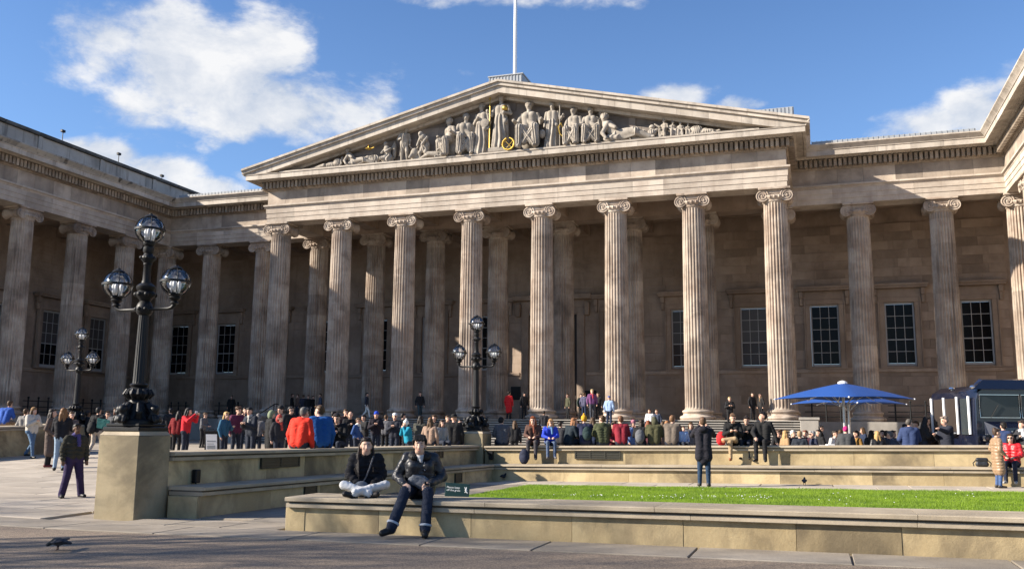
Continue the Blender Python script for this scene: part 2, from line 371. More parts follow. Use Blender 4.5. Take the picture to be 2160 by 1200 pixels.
# ------------------------------------------------------------------ smooth-union bodies, meshed by surface nets
def snet(prims, h, k=.03, amp=.0):
    """prims: ('c', a, b, ra, rb, mat, flag) tapered capsule or ('e', centre, radii, mat, flag) ellipsoid; returns vertices, quads, material per quad"""
    lo = np.full(3, 1e9); hi = -lo; mg = k + 2.5*h
    boxes = []
    for p in prims:
        if p[0] == 'c':
            a, b = np.array(p[1], float), np.array(p[2], float); r = max(p[3], p[4])
            l, u = np.minimum(a, b)-r, np.maximum(a, b)+r
        else:
            c, r = np.array(p[1], float), np.array(p[2], float); l, u = c-r, c+r
        boxes.append((l-mg, u+mg)); lo = np.minimum(lo, l-mg); hi = np.maximum(hi, u+mg)
    n = np.ceil((hi-lo)/h).astype(int)+1
    D = np.full(n, 1.0, np.float32); B = np.full(n, 1.0, np.float32); MI = np.zeros(n, np.int8)
    ax = [lo[i] + h*np.arange(n[i]) for i in range(3)]
    for p, (l, u) in zip(prims, boxes):
        i0 = np.maximum(((l-lo)/h).astype(int), 0); i1 = np.minimum(((u-lo)/h).astype(int)+2, n)
        sl = tuple(slice(i0[i], i1[i]) for i in range(3))
        X = ax[0][sl[0]][:, None, None]; Y = ax[1][sl[1]][None, :, None]; Z = ax[2][sl[2]][None, None, :]
        if p[0] == 'c':
            a, b = np.array(p[1], float), np.array(p[2], float); ba = b-a; L2 = max(ba@ba, 1e-9)
            px, py, pz = X-a[0], Y-a[1], Z-a[2]
            t = np.clip((px*ba[0]+py*ba[1]+pz*ba[2])/L2, 0, 1)
            d = np.sqrt((px-ba[0]*t)**2+(py-ba[1]*t)**2+(pz-ba[2]*t)**2) - (p[3]+(p[4]-p[3])*t)
            mat, flag = p[5], p[6] if len(p) > 6 else 0
            if flag == 1:                       # quilted: the lines run across the limb
                L = math.sqrt(L2); d = d + .007*np.cos(2*np.pi*t*max(1, round(L/.075)))
            elif flag == 4:                     # creases of heavy cloth
                d = d + .006*np.sin(24*Z+7*np.sin(9*X+2*Y))*np.cos(11*X-8*Z) + .003*np.sin(42*Z+15*X+6*np.sin(14*Y))
            elif flag == 5: d = d + .003*np.sin(30*Z+8*np.sin(12*X+2*Y))*np.cos(15*X-10*Z)
            elif flag == 2:                     # hanging folds
                th = np.arctan2(py-ba[1]*t, px-ba[0]*t); d = d + (p[3]*.15)*np.sin(10*th + 1.1*np.sin(2.3*Z+p[3]*40))
        else:
            c, r = np.array(p[1], float), np.array(p[2], float)
            qx, qy, qz = (X-c[0])/r[0], (Y-c[1])/r[1], (Z-c[2])/r[2]
            k0 = np.sqrt(qx**2+qy**2+qz**2); k1 = np.sqrt((qx/r[0])**2+(qy/r[1])**2+(qz/r[2])**2)+1e-9
            d = k0*(k0-1)/k1; mat, flag = p[3], p[4] if len(p) > 4 else 0
            if flag == 1: d = d + .007*np.cos(2*np.pi*(Z-c[2])/.075)
            elif flag == 2: d = d + (min(r)*.10)*np.sin(9*np.arctan2(Y-c[1], X-c[0]) + 3*np.sin(Z*7))
            elif flag == 3: d = d + (min(r)*.14)*np.sin(14*np.arctan2(Y-c[1], X-c[0]))*np.cos(5*Z)
        d = d.astype(np.float32)
        cur = D[sl]; hh = np.clip(.5+.5*(cur-d)/k, 0, 1); D[sl] = cur*(1-hh)+d*hh - k*hh*(1-hh)
        bb = B[sl]; mk = d < bb; B[sl] = np.where(mk, d, bb); MI[sl] = np.where(mk, mat, MI[sl])
    if amp: D += amp*rng.standard_normal(D.shape).astype(np.float32)
    S = D < 0
    m = n-1                                       # cells
    cnt = np.zeros(m, np.int32); acc = np.zeros((*m, 3), np.float32)
    cross = []
    for a in range(3):
        s0 = [slice(None)]*3; s1 = [slice(None)]*3; s0[a] = slice(0, -1); s1[a] = slice(1, None)
        e = np.argwhere(S[tuple(s0)] != S[tuple(s1)])
        e = e[np.all((e[:, [i for i in range(3) if i != a]] > 0) & (e[:, [i for i in range(3) if i != a]] < (n-1)[[i for i in range(3) if i != a]]), axis=1)]
        f = e.copy(); f[:, a] += 1
        d0 = D[e[:, 0], e[:, 1], e[:, 2]]; d1 = D[f[:, 0], f[:, 1], f[:, 2]]
        pos = e.astype(np.float32); pos[:, a] += d0/(d0-d1)
        b, c = (a+1) % 3, (a+2) % 3; cells = []
        for (ob, oc) in ((0, 0), (1, 0), (1, 1), (0, 1)):
            q = e.copy(); q[:, b] -= ob; q[:, c] -= oc
            np.add.at(cnt, (q[:, 0], q[:, 1], q[:, 2]), 1); np.add.at(acc, (q[:, 0], q[:, 1], q[:, 2]), pos); cells.append(q)
        cross.append((cells, d0 < 0))
    ids = np.full(m, -1, np.int32); w = np.argwhere(cnt > 0); ids[w[:, 0], w[:, 1], w[:, 2]] = np.arange(len(w))
    V = acc[w[:, 0], w[:, 1], w[:, 2]]/cnt[w[:, 0], w[:, 1], w[:, 2]][:, None]
    gi = np.minimum(np.round(V).astype(int), n-1); vm = MI[gi[:, 0], gi[:, 1], gi[:, 2]]
    V = V*h + lo
    Q = []
    for cells, inside in cross:
        q = np.stack([ids[c[:, 0], c[:, 1], c[:, 2]] for c in cells], 1)
        q = np.where(inside[:, None], q, q[:, ::-1]); Q.append(q)
    Q = np.concatenate(Q)
    return V, Q, vm[Q[:, 0]]
def sdf_mesh(name, prims, h, mats, k=.03, amp=0):
    V, Q, m = snet(prims, h, k, amp)
    me = bpy.data.meshes.new(name)
    me.vertices.add(len(V)); me.vertices.foreach_set('co', V.astype(np.float32).ravel())
    me.loops.add(len(Q)*4); me.loops.foreach_set('vertex_index', Q.astype(np.int32).ravel())
    me.polygons.add(len(Q)); me.polygons.foreach_set('loop_start', np.arange(0, len(Q)*4, 4, dtype=np.int32))
    for mt in mats: me.materials.append(mt)
    me.polygons.foreach_set('material_index', m.astype(np.int32)); me.polygons.foreach_set('use_smooth', np.ones(len(Q), bool))
    me.update(calc_edges=True); me.validate()
    return me
# ------------------------------------------------------------------ lie of the land
def plane_z(x, y):
    t = min(max((y-12.2)/15.2, 0), 1.1); xx = min(max(x, -12), 9)
    return -.05 - .085*t + (.006+.0075*t)*(xx+8)
def ground_z(x, y):
    if -11.4 < x and 12.0 < y < 29.0: return plane_z(x, y)
    zl = min(max(0, .031*(y-15.3)), .42)
    if y >= 29.0:
        zr = min(.06+.014*(y-29), .45); w = min(max((x+20)/8.0, 0), 1); return zl*(1-w)+zr*w
    w = min(max((x+17)/7.0, 0), 1)*min(max((15.0-y)/3.0, 0), 1)
    if x > -11.4: w = 1 if x > -10 else max(w, min(max((x+11.5)/1.5, 0), 1))
    return zl*(1-w) + plane_z(x, 12.2)*w
def sheet(name, xs, ys, zf, mat, kind='structure', parent=None):
    vs = [(x, y, zf(x, y)) for y in ys for x in xs]; n = len(xs)
    fs = [(j*n+i, j*n+i+1, (j+1)*n+i+1, (j+1)*n+i) for j in range(len(ys)-1) for i in range(n-1)]
    mb = MB(); mb.add(vs, fs); o = obj(name, mb, mat, parent, smooth=40)
    if kind: o['kind'] = kind
    return o
xs = [-600, -250, -120, -70] + [-60+i*1.0 for i in range(0, 101)] + [60, 120, 250, 600]
ys = [-600, -250, -100, -40] + [-20+i*1.0 for i in range(0, 85)] + [90, 160, 300, 600]
sheet('ground', xs, ys, lambda x, y: ground_z(x, y) - .035, M['paving'])
sheet('gravel_path', [-60+i*1.0 for i in range(0, 81)], [-20+i*1.0 for i in range(0, 31)] + [11.12], lambda x, y: ground_z(x, y) - .012 - (.0 if y > 11 else .0), M['gravel'])
# flagstones: every slab its own piece
pav = thing('pavement', None, None); pav['kind'] = 'structure'
def slab(x0, x1, y0, y1, lift=.0, g=.012, mat='paving'):
    x0 += g; x1 -= g; y0 += g; y1 -= g
    cx, cy = (x0+x1)/2, (y0+y1)/2; c0 = ground_z(cx, cy)+lift + rng.uniform(-.002, .002)
    mb = MB(); zz = [ground_z(x, y)+lift-c0 for x, y in ((x0, y0), (x1, y0), (x1, y1), (x0, y1))]
    b = .008; hx, hy = (x1-x0)/2, (y1-y0)/2
    top = [(-hx+b, -hy+b, zz[0]), (hx-b, -hy+b, zz[1]), (hx-b, hy-b, zz[2]), (-hx+b, hy-b, zz[3])]
    mid = [(-hx, -hy, zz[0]-b), (hx, -hy, zz[1]-b), (hx, hy, zz[2]-b), (-hx, hy, zz[3]-b)]
    bot = [(p[0], p[1], p[2]-.03) for p in mid]
    mb.add(top+mid+bot, [(0, 1, 2, 3)] + [(4+i, 4+(i+1) % 4, (i+1) % 4, i) for i in range(4)] + [(8+i, 8+(i+1) % 4, 4+(i+1) % 4, 4+i) for i in range(4)])
    obj('paving_slab', mb, M[mat], pav, (cx, cy, c0))
bx = [-12.9, -10.95, -9.0, -6.84, -4.9, -3.41, -1.5, .3, 2.0, 3.9]
for i in range(len(bx)-1): slab(bx[i], bx[i+1], 11.13, 12.10, mat='slab')
yy = 12.12; row = 0
while yy < 31:                                   # the path between the two lawns
    dy = 1.15; x = -12.0 if yy < 29.2 else -8.0
    if yy < 13.9: x = -12.0
    x += 0; first = True
    while x > -41 and x > -1.12*yy - 4:
        L = 2.3 if (row % 2 == 0 or not first) else 1.3
        slab(x-L, x, yy, yy+dy); x -= L; first = False
    yy += dy; row += 1
for i in range(9): slab(-10.05+i*1.9+.0, -10.05+(i+1)*1.9, 25.2, 26.3); slab(-9.2+i*1.9, -9.2+(i+1)*1.9, 26.3, 27.42)
for j in range(6): slab(-9.9, -8.85, 13.4+j*1.96, 13.4+(j+1)*1.96, mat='slab'); slab(-8.85, -7.8, 12.95+j*2.04, 12.95+(j+1)*2.04, mat='slab')
for i in range(3): slab(-10.6+i*1.0, -9.6+i*1.0, 12.12, 12.9, mat='slab')
# ------------------------------------------------------------------ the museum
D, X8, R2, S, LC = 55.9704, -1.95146, 5.33579, 4.84737, 14.00719
ZB, HC = 1.975, 13.70
ZA = ZB + HC                                    # underside of the entablature
YR = D + R2; X1 = X8 - 7*S; YW = 67.2
XWR, XWL = X8 + LC, X1 - LC
mus = thing('museum_building', 'grey stone neoclassical museum with fluted Ionic colonnade and sculpted pediment across the forecourt', 'building', (0, 0, 0))
def part(name, mb, mat, parent=None, **k): return obj(name, mb, mat, parent or mus, **k)
# columns -----------------------------------------------------------
def shaft_mesh():
    zs = [.62, .70, .80, 1.2, 3.0, 5.5, 8.0, 10.5, 12.3, 12.72, 12.82, 12.92]
    mb = MB(); vs = []; fs = []
    tt = [0, .13, .30, .5, .70, .87]; n = 24*6
    for i, z in enumerate(zs):
        q = (z-.62)/12.3; r = .755 - .075*q**1.6; 
        dep = 0 if i in (0, len(zs)-1) else (.35 if i in (1, len(zs)-2) else 1.0)
        if i == 0: r += .05
        if i == len(zs)-1: r += .03
        for kf in range(24):
            for t in tt:
                a = 2*math.pi*(kf+t)/24; tq = min(max((t-.13)/.74, 0), 1)
                rr = r - dep*.085*math.sin(math.pi*tq); vs.append((rr*math.cos(a), rr*math.sin(a), z))
    for i in range(len(zs)-1):
        for k in range(n): k2 = (k+1) % n; fs.append((i*n+k, i*n+k2, (i+1)*n+k2, (i+1)*n+k))
    mb.add(vs, fs); me = mb.mesh('column_shaft', [M['column']])
    return me
def base_mesh():
    mb = MB(); pr = [(1.06, 0), (1.06, .05)]
    for k in range(9):
        a = -math.pi/2 + math.pi*k/8; pr.append((.97+.10*math.cos(a), .16+.10*math.sin(a)))
    pr += [(.93, .28), (.88, .31), (.855, .36), (.875, .41), (.90, .43)]
    for k in range(7):
        a = -math.pi/2 + math.pi*k/6; pr.append((.84+.08*math.cos(a), .52+.08*math.sin(a)))
    pr += [(.80, .61), (.79, .64)]
    mb.lathe(pr, 40); return mb.mesh('column_base', [M['column']], 35)
def capital_mesh():
    mb = MB(); zt = 13.70
    mb.cbox((-.92, -.80, zt-.13), (.92, .80, zt), .02)                       # abacus
    mb.box((-.74, -.62, zt-.52), (.74, .62, zt-.13))                          # cushion between the scrolls
    for sy in (-1, 1):
        for k in range(3):
            z = zt-.17-.15*k
            mb.tube([(-.72, sy*.64, z+(0 if k < 2 else .0)), (-.3, sy*.645, z-.02*k), (.3, sy*.645, z-.02*k), (.72, sy*.64, z)], .022, 6)
    for sx in (-1, 1):
        cx, cz = sx*.72, zt-.13-.36
        pr = [(.30, -.66), (.345, -.66), (.345, -.55), (.30, -.45), (.23, -.22), (.20, 0), (.23, .22), (.30, .45), (.345, .55), (.345, .66), (.30, .66)]
        mb.lathe([(r, z) for r, z in pr], 24, (cx, 0, cz), 0, 'y')
        for sy in (-1, 1):
            sp = []
            for j in range(44):
                q = j/43; a = math.pi/2 - sx*(-1)*q*2*math.pi*2.6*1.0; r = .355*(1-q)**.85 + .045
                sp.append((cx + r*math.cos(a), sy*(.665+.035*q), cz + r*math.sin(a)))
            mb.tube(sp, [.034-.012*j/43 for j in range(44)], 6)
            mb.sphere((cx, sy*.68, cz), (.07, .05, .07), 10, 6)
        for ky in (-.30, 0, .30): mb.tube([(cx+.25*math.cos(a), ky, cz+.25*math.sin(a)) for a in [2*math.pi*t/16 for t in range(16)]], .02, 5, closed=True)
    pr = [(.70, zt-.86), (.74, zt-.80), (.72, zt-.75), (.80, zt-.66), (.86, zt-.55), (.84, zt-.48)]
    mb.lathe(pr, 36)
    for k in range(20):
        a = 2*math.pi*k/20; mb.sphere((.84*math.cos(a), .84*math.sin(a), zt-.58), (.075, .075, .10), 8, 5)
    return mb.mesh('column_capital', [M['column']], 40)
_sm, _bm, _cm = shaft_mesh(), base_mesh(), capital_mesh()
COLS = []
def column(x, y, rz=0):
    c = link('column', _sm, mus, (x, y, ZB), (0, 0, rz)); link('base', _bm, c); link('capital', _cm, c); COLS.append(c)
for i in range(8): column(X1+i*S, D)
for i in range(8): column(X1+i*S, YR)
for k in (1, 2): column(X8+k*S, YR); column(X1-k*S, YR)
column(XWR, YR); column(XWL, YR)
for k in range(1, 6): column(XWL, YR-k*S, math.pi/2)
for k in range(1, 3): column(XWR, YR-k*S, math.pi/2)
# entablature runs ------------------------------------------------------
H_ = .75
PATH = [(XWR-H_, 36.2), (XWR-H_, YR-H_), (X8+H_, YR-H_), (X8+H_, D-H_), (X1-H_, D-H_), (X1-H_, YR-H_), (XWL+H_, YR-H_), (XWL+H_, 36.2)]
def run(name, prof, mat, length, skip=(), gap=.007, segs=range(7), jitter=.0, mats=None):
    """stones of one moulding, laid end to end along the building line and mitred at the corners"""
    for si in segs:
        if si in skip: continue
        a, b = Vector(PATH[si]), Vector(PATH[si+1]); L = (b-a).length; d = (b-a)/L; nr = Vector((-d.y, d.x))
        m0 = m1 = 0.0
        if si > 0:
            dp = (a-Vector(PATH[si-1])).normalized(); npv = Vector((-dp.y, dp.x)); m0 = -d.dot(npv)
        if si < 6:
            dn = (Vector(PATH[si+2])-b).normalized(); m1 = -dn.dot(nr)
        n = max(1, round(L/length)); cuts = [L*i/n for i in range(n+1)]
        for i in range(1, n): cuts[i] += rng.uniform(-.12, .12)*L/n
        for i in range(n):
            t0, t1 = cuts[i] + gap/2, cuts[i+1] - gap/2; mid = (t0+t1)/2; jo = rng.uniform(-jitter, jitter)
            o = Vector((a.x+d.x*mid, a.y+d.y*mid)); mb = MB(); P = len(prof); vs = []
            for (t, mm, end) in ((t0, m0, i == 0), (t1, m1, i == n-1)):
                for (po, z) in prof:
                    e = (-mm*po if t == t0 else mm*po) if end else 0
                    if end and po < -.01: e = 0
                    q = d*(t-mid+e) + nr*(po+(jo if po > -.01 else 0)); vs.append((q.x, q.y, z-ZA))
            fs = [tuple(range(P))[::-1], tuple(range(P, 2*P))] + [(k, (k+1) % P, (k+1) % P + P, k+P) for k in range(P)]
            mb.add(vs, fs)
            obj(name, mb, mat, mus, (o.x, o.y, ZA), fix=True)
A1, A2, A3, A4, A5 = ZA+.965, ZA+1.25, ZA+2.25, ZA+2.86, ZA+3.25
run('architrave_stone', [(-1.5, ZA), (0, ZA), (0, ZA+.31), (.035, ZA+.325), (.035, ZA+.63), (.07, ZA+.645), (.07, A1), (-1.5, A1)], M['facade'], 2.42, gap=.006)
run('architrave_moulding', [(-.3, A1+.003), (.06, A1+.003), (.10, A1+.06), (.10, A1+.10), (.17, A1+.15), (.22, A1+.17), (.22, A2-.01), (.05, A2), (-.3, A2)], M['facade'], 3.2)
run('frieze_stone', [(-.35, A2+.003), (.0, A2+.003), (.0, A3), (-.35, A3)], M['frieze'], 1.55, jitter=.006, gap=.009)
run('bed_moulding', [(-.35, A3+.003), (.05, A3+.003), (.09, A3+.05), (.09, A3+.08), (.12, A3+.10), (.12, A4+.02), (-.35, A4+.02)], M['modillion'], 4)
run('cornice_stone', [(-.35, A4+.023), (.48, A4+.023), (.60, A4+.09), (.98, A4+.08), (1.02, A4+.02), (1.15, A4+.02), (1.15, A5-.06), (1.20, A5-.03), (1.20, A5), (-.35, A5)], M['cornice'], 1.75, gap=.006)
run('gutter_stone', [(-.35, A5+.003), (1.19, A5+.003), (1.24, A5+.07), (1.34, A5+.18), (1.42, A5+.26), (1.42, A5+.34), (-.35, A5+.34)], M['cornice'], 1.9, skip=(3, 6), gap=.006)
run('gutter_stone', [(-.35, A5+.003), (1.19, A5+.003), (1.24, A5+.07), (1.34, A5+.18), (1.42, A5+.26), (1.42, A5+.34), (-.35, A5+.34)], M['sooty'], 1.9, segs=(6,), gap=.006)
# dentils: cheap blocks that share one mesh
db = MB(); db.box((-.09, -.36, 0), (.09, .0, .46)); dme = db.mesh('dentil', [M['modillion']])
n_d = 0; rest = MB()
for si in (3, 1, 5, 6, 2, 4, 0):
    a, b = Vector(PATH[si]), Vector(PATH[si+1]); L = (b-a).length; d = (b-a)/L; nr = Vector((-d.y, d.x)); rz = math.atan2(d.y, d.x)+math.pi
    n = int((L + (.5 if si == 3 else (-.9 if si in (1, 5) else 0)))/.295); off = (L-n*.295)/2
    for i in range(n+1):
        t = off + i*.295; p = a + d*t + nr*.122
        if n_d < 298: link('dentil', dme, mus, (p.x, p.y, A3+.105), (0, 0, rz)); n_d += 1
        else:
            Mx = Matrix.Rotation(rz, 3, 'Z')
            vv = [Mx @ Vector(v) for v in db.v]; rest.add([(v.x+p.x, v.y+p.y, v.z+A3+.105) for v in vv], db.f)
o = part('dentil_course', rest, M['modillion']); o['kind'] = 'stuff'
# lead roof edge above the gutters
for (x0, x1) in ((X8+H_+1.5, XWR-H_-1.6), (XWL+H_+1.6, X1-H_-1.5)):
    mb = MB(); mb.box((x0, YR-1.95, A5+.343), (x1, YW+6, A5+.55))
    part('lead_roof', mb, M['lead'])
    mb = MB(); k = x0
    while k < x1: mb.tube([(k, YR-1.97, A5+.35), (k, YR-1.97, A5+.57), (k, YR+1, A5+.58)], .020, 5); k += .30
    part('roof_rolls', mb, M['lead'])
# pediment ----------------------------------------------------------------
PX0, PX1, PXM = X1-H_-1.15, X8+H_+1.15, (X1+X8)/2
ZP, ZAP = A5+.003, 23.82                        # springing line and apex of the outer edge
YP = D-H_-1.15
def rake(name, o0, o1, t0, t1, mat, n):
    """sloping stones on both sides; t measured down from the outer edge, o out from the tympanum plane"""
    for sgn in (-1, 1):
        xe = PX0-.25 if sgn < 0 else PX1+.25
        sl = (ZAP-(ZP+.42))/(PXM-(PX0-.25))
        for i in range(n):
            f0, f1 = i/n, (i+1)/n; mb = MB(); vs = []
            for f, e in ((f0, .004), (f1, -.004)):
                x = xe + (PXM-xe)*f - sgn*(e if 0 < f < 1 else 0)
                zt = ZP+.42 + sl*abs(x-xe)
                for (oo, tt) in ((o0, t0), (o1, t0), (o1, t1), (o0, t1)):
                    vs.append((x, (D-H_)-oo, max(zt-tt, ZP-.0)))
            c = Vector(vs[0]); vs = [tuple(Vector(v)-c) for v in vs]
            mb.add(vs, [(0, 1, 2, 3), (7, 6, 5, 4), (0, 4, 5, 1), (1, 5, 6, 2), (2, 6, 7, 3), (3, 7, 4, 0)])
            obj(name, mb, mat, mus, c, fix=True)
rake('raking_gutter_stone', -6.0, 1.42, 0, .15, M['cornice'], 11)
rake('raking_moulding_stone', -1, 1.30, .153, .36, M['cornice'], 11)
rake('raking_cornice_stone', -1, 1.15, .363, .82, M['cornice'], 10)
rake('raking_bed_stone', -.5, .40, .823, 1.02, M['cornice'], 9)
# tympanum of ashlar
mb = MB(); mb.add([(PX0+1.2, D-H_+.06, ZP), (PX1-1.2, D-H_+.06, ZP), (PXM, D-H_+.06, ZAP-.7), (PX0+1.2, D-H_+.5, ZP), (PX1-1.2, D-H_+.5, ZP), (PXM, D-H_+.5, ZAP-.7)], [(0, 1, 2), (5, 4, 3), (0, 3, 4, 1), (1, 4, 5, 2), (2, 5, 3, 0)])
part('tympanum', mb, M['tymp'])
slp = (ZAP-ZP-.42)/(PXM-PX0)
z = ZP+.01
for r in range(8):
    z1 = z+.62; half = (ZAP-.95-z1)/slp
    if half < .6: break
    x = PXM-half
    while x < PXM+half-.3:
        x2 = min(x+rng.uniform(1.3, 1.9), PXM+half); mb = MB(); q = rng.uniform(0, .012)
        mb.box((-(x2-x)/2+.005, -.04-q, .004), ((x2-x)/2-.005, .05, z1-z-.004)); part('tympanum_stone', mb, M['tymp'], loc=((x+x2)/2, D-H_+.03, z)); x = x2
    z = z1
# plinth course the figures stand on
mb = MB(); mb.box((PX0+2.6, YP+.16, ZP), (PX1-2.6, D-H_-.01, ZP+.14)); part('pediment_ledge', mb, M['cornice'])
# roof bodies
def gable(name, x0, x1, y0, y1, zb, za, mat):
    m = MB(); xm = (x0+x1)/2
    m.add([(x0, y0, zb), (x1, y0, zb), (xm, y0, za), (x0, y1, zb), (x1, y1, zb), (xm, y1, za)], [(0, 1, 2), (5, 4, 3), (0, 3, 4, 1), (1, 4, 5, 2), (2, 5, 3, 0)]); return part(name, m, mat)
gable('main_roof', PX0, PX1, D+.4, YW+14, ZP+.2, ZAP-.05, M['lead'])
mb = MB(); mb.cbox((-1.25, -.9, -2.0), (1.25, 1.1, 0), .02)
for k in range(11): mb.box((-1.22+k*.235, -.935, -1.9), (-1.18+k*.235, -.90, -.02))
mb.cbox((-1.31, -.97, .0), (1.31, 1.17, .10), .02); part('roof_lantern', mb, M['lead'], loc=(-19.95, 59.4, 25.90))
for (cx, cz) in ((-1.95, 21.55), (-35.2, 21.2)):
    mb = MB(); mb.cbox((-1.25, -.8, -2.2), (1.25, .9, 0), .02)
    for k in range(11): mb.box((-1.22+k*.235, -.83, -2), (-1.18+k*.235, -.80, -.02))
    part('roof_vent_box', mb, M['lead'], loc=(cx, 59, cz))
mb = MB(); mb.tube([(0, 0, 0), (0, 0, 5), (0, 0, 13)], [.14, .12, .08], 12); mb.sphere((0, 0, 13.1), .2)
fp = part('flagpole', mb, M['white'], loc=(-19.55, 59.4, 25.7), smooth=40)
# walls behind the columns -----------------------------------------------------
WINX = [PXM+s*v for s in (-1, 1) for v in (4.9, 9.9, 14.82, 19.6, 24.42, 29.14, 33.95)]
WW, WZ0, WZ1 = 1.72, 5.90, 10.02                 # glass opening
openings = [(x-WW/2-.08, x+WW/2+.08, WZ0-.08, WZ1+.08) for x in WINX] + [(PXM-1.9, PXM+1.9, ZB, 10.4)]
mb = MB(); ox = sorted(openings); edges = [-58.0] + [e for o_ in ox for e in o_[:2]] + [16.0]
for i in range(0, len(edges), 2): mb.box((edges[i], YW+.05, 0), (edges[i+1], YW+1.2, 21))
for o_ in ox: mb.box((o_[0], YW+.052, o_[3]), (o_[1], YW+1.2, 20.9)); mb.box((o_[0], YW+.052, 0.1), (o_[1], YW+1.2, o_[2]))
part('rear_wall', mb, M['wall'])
wallstuff = MB(); n_b = 0
def ashlar(x0, x1, openings, tf, z0, z1, h=.62, L=1.75, single=lambda x, z: False):
    """coursed blocks, proud of the wall behind, cut round the openings"""
    global n_b
    z = z0; r = 0
    while z < z1-.05:
        hh = min(h, z1-z); spans = [(x0, x1)]
        for (a, b, c, d) in openings:
            if c < z+hh-.02 and d > z+.02:
                spans = [s for (p, q) in spans for s in ((p, min(q, a)), (max(p, b), q)) if s[1]-s[0] > .05]
        for (p, q) in spans:
            x = p; first = (r % 2 == 0)
            while x < q-.01:
                ln = L*(.5 if first else rng.uniform(.85, 1.15)); x2 = x+ln
                if q-x2 < .35: x2 = q
                x2 = min(x2, q); pr = rng.uniform(.0, .016); first = False
                if single(x, z) and n_b < 296:
                    b_ = MB(); b_.box((-(x2-x)/2+.005, -.03-pr, .005), ((x2-x)/2-.005, .06, hh-.005))
                    P, rz = tf((x+x2)/2, z); part('ashlar_block', b_, M['wall'], loc=P, rot=(0, 0, rz)); n_b += 1
                else:
                    P0, rz = tf((x+x2)/2, z); Mx = Matrix.Rotation(rz, 3, 'Z')
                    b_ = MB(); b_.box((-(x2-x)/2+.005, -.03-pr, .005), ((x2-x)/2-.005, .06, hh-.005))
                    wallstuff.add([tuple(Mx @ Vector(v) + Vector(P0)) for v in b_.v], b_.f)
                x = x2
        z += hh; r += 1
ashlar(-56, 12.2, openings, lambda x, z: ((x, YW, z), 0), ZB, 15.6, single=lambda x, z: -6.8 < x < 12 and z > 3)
# string course and plinth
for (a, b) in [(-56, PXM-2.6), (PXM+2.6, 12.2)]:
    mb = MB(); mb.cbox((a, YW-.16, 5.36), (b, YW+.02, 5.62), .03); part('string_course', mb, M['wall'])
    mb = MB(); mb.cbox((a, YW-.12, ZB), (b, YW+.02, ZB+.55), .03); part('wall_plinth', mb, M['wall'])
# windows ---------------------------------------------------------------------
def window_meshes():
    f = MB(); w, h = WW, WZ1-WZ0
    for (a, b) in (((-w/2-.07, 0), (-w/2+.03, h)), ((w/2-.03, 0), (w/2+.07, h))): f.box((a[0], .10, 0), (b[0], .22, h))
    f.box((-w/2-.07, .10, -.07), (w/2+.07, .22, .06)); f.box((-w/2-.07, .10, h-.05), (w/2+.07, .22, h+.07)); f.box((-w/2, .08, -.16), (w/2, .30, -.071))
    for k in (1, 2): x = -w/2+w*k/3; f.box((x-.018, .13, .06), (x+.018, .20, h-.05))
    for k in (1, 2, 3, 4): z = .06+(h-.11)*k/5; t = .035 if k == 2 else .018; f.box((-w/2+.03, .128, z-t), (w/2-.03, .198, z+t))
    p = MB(); pw, ph = w/3-.03, (h-.11)/5-.03; p.box((-pw/2, -.008, -ph/2), (pw/2, .008, ph/2))
    s = MB()                                      # stone architrave, hood and brackets
    for sx in (-1, 1):
        x0, x1 = sorted((sx*(w/2+.08), sx*(w/2+.42))); s.cbox((x0, -.14, -.28), (x1, .10, h+.08), .02)
        x0, x1 = sorted((sx*(w/2+.42), sx*(w/2+.50))); s.box((x0, -.20, -.28), (x1, .08, h+.42))
        x0, x1 = sorted((sx*(w/2+.52), sx*(w/2+.80))); s.cbox((x0, -.34, h+.55), (x1, .0, h+1.0), .03); s.cbox((x0+.03, -.24, h+.02), (x1-.03, .0, h+.55), .03)
    s.cbox((-w/2-.42, -.14, h+.083), (w/2+.42, .10, h+.42), .02); s.box((-w/2-.50, -.10, h+.423), (w/2+.50, .05, h+.98))
    s.cbox((-w/2-.95, -.50, h+1.02), (w/2+.95, .05, h+1.16), .02); s.cbox((-w/2-1.02, -.58, h+1.163), (w/2+1.02, .05, h+1.34), .03)
    s.box((-w/2-.5, -.22, -.28), (w/2+.5, .10, -.17))
    return f.mesh('window', [M['sash']]), p.mesh('pane', [M['pane']]), s.mesh('window_surround', [M['wall']])
_wf, _wp, _ws = window_meshes()
def window(P, rz=0, look=0):
    w = link('window', _wf, mus, P, (0, 0, rz)); w2 = link('window_surround', _ws, mus, P, (0, 0, rz))
    h = WZ1-WZ0
    for i in range(3):
        for j in range(5):
            pn = link('pane', _wp, w, (-WW/2+WW*(i+.5)/3, .165, .06+(h-.11)*(j+.5)/5), (rng.uniform(-.012, .012), 0, rng.uniform(-.012, .012)))
            if look and (j > 1 or look == 1): pn.material_slots[0].link = 'OBJECT'; pn.material_slots[0].material = M['blind'] if j > 1 else M['blind_low']
for x in WINX: window((x, YW, WZ0), 0, 1 if -11 < x < -2 else 0)
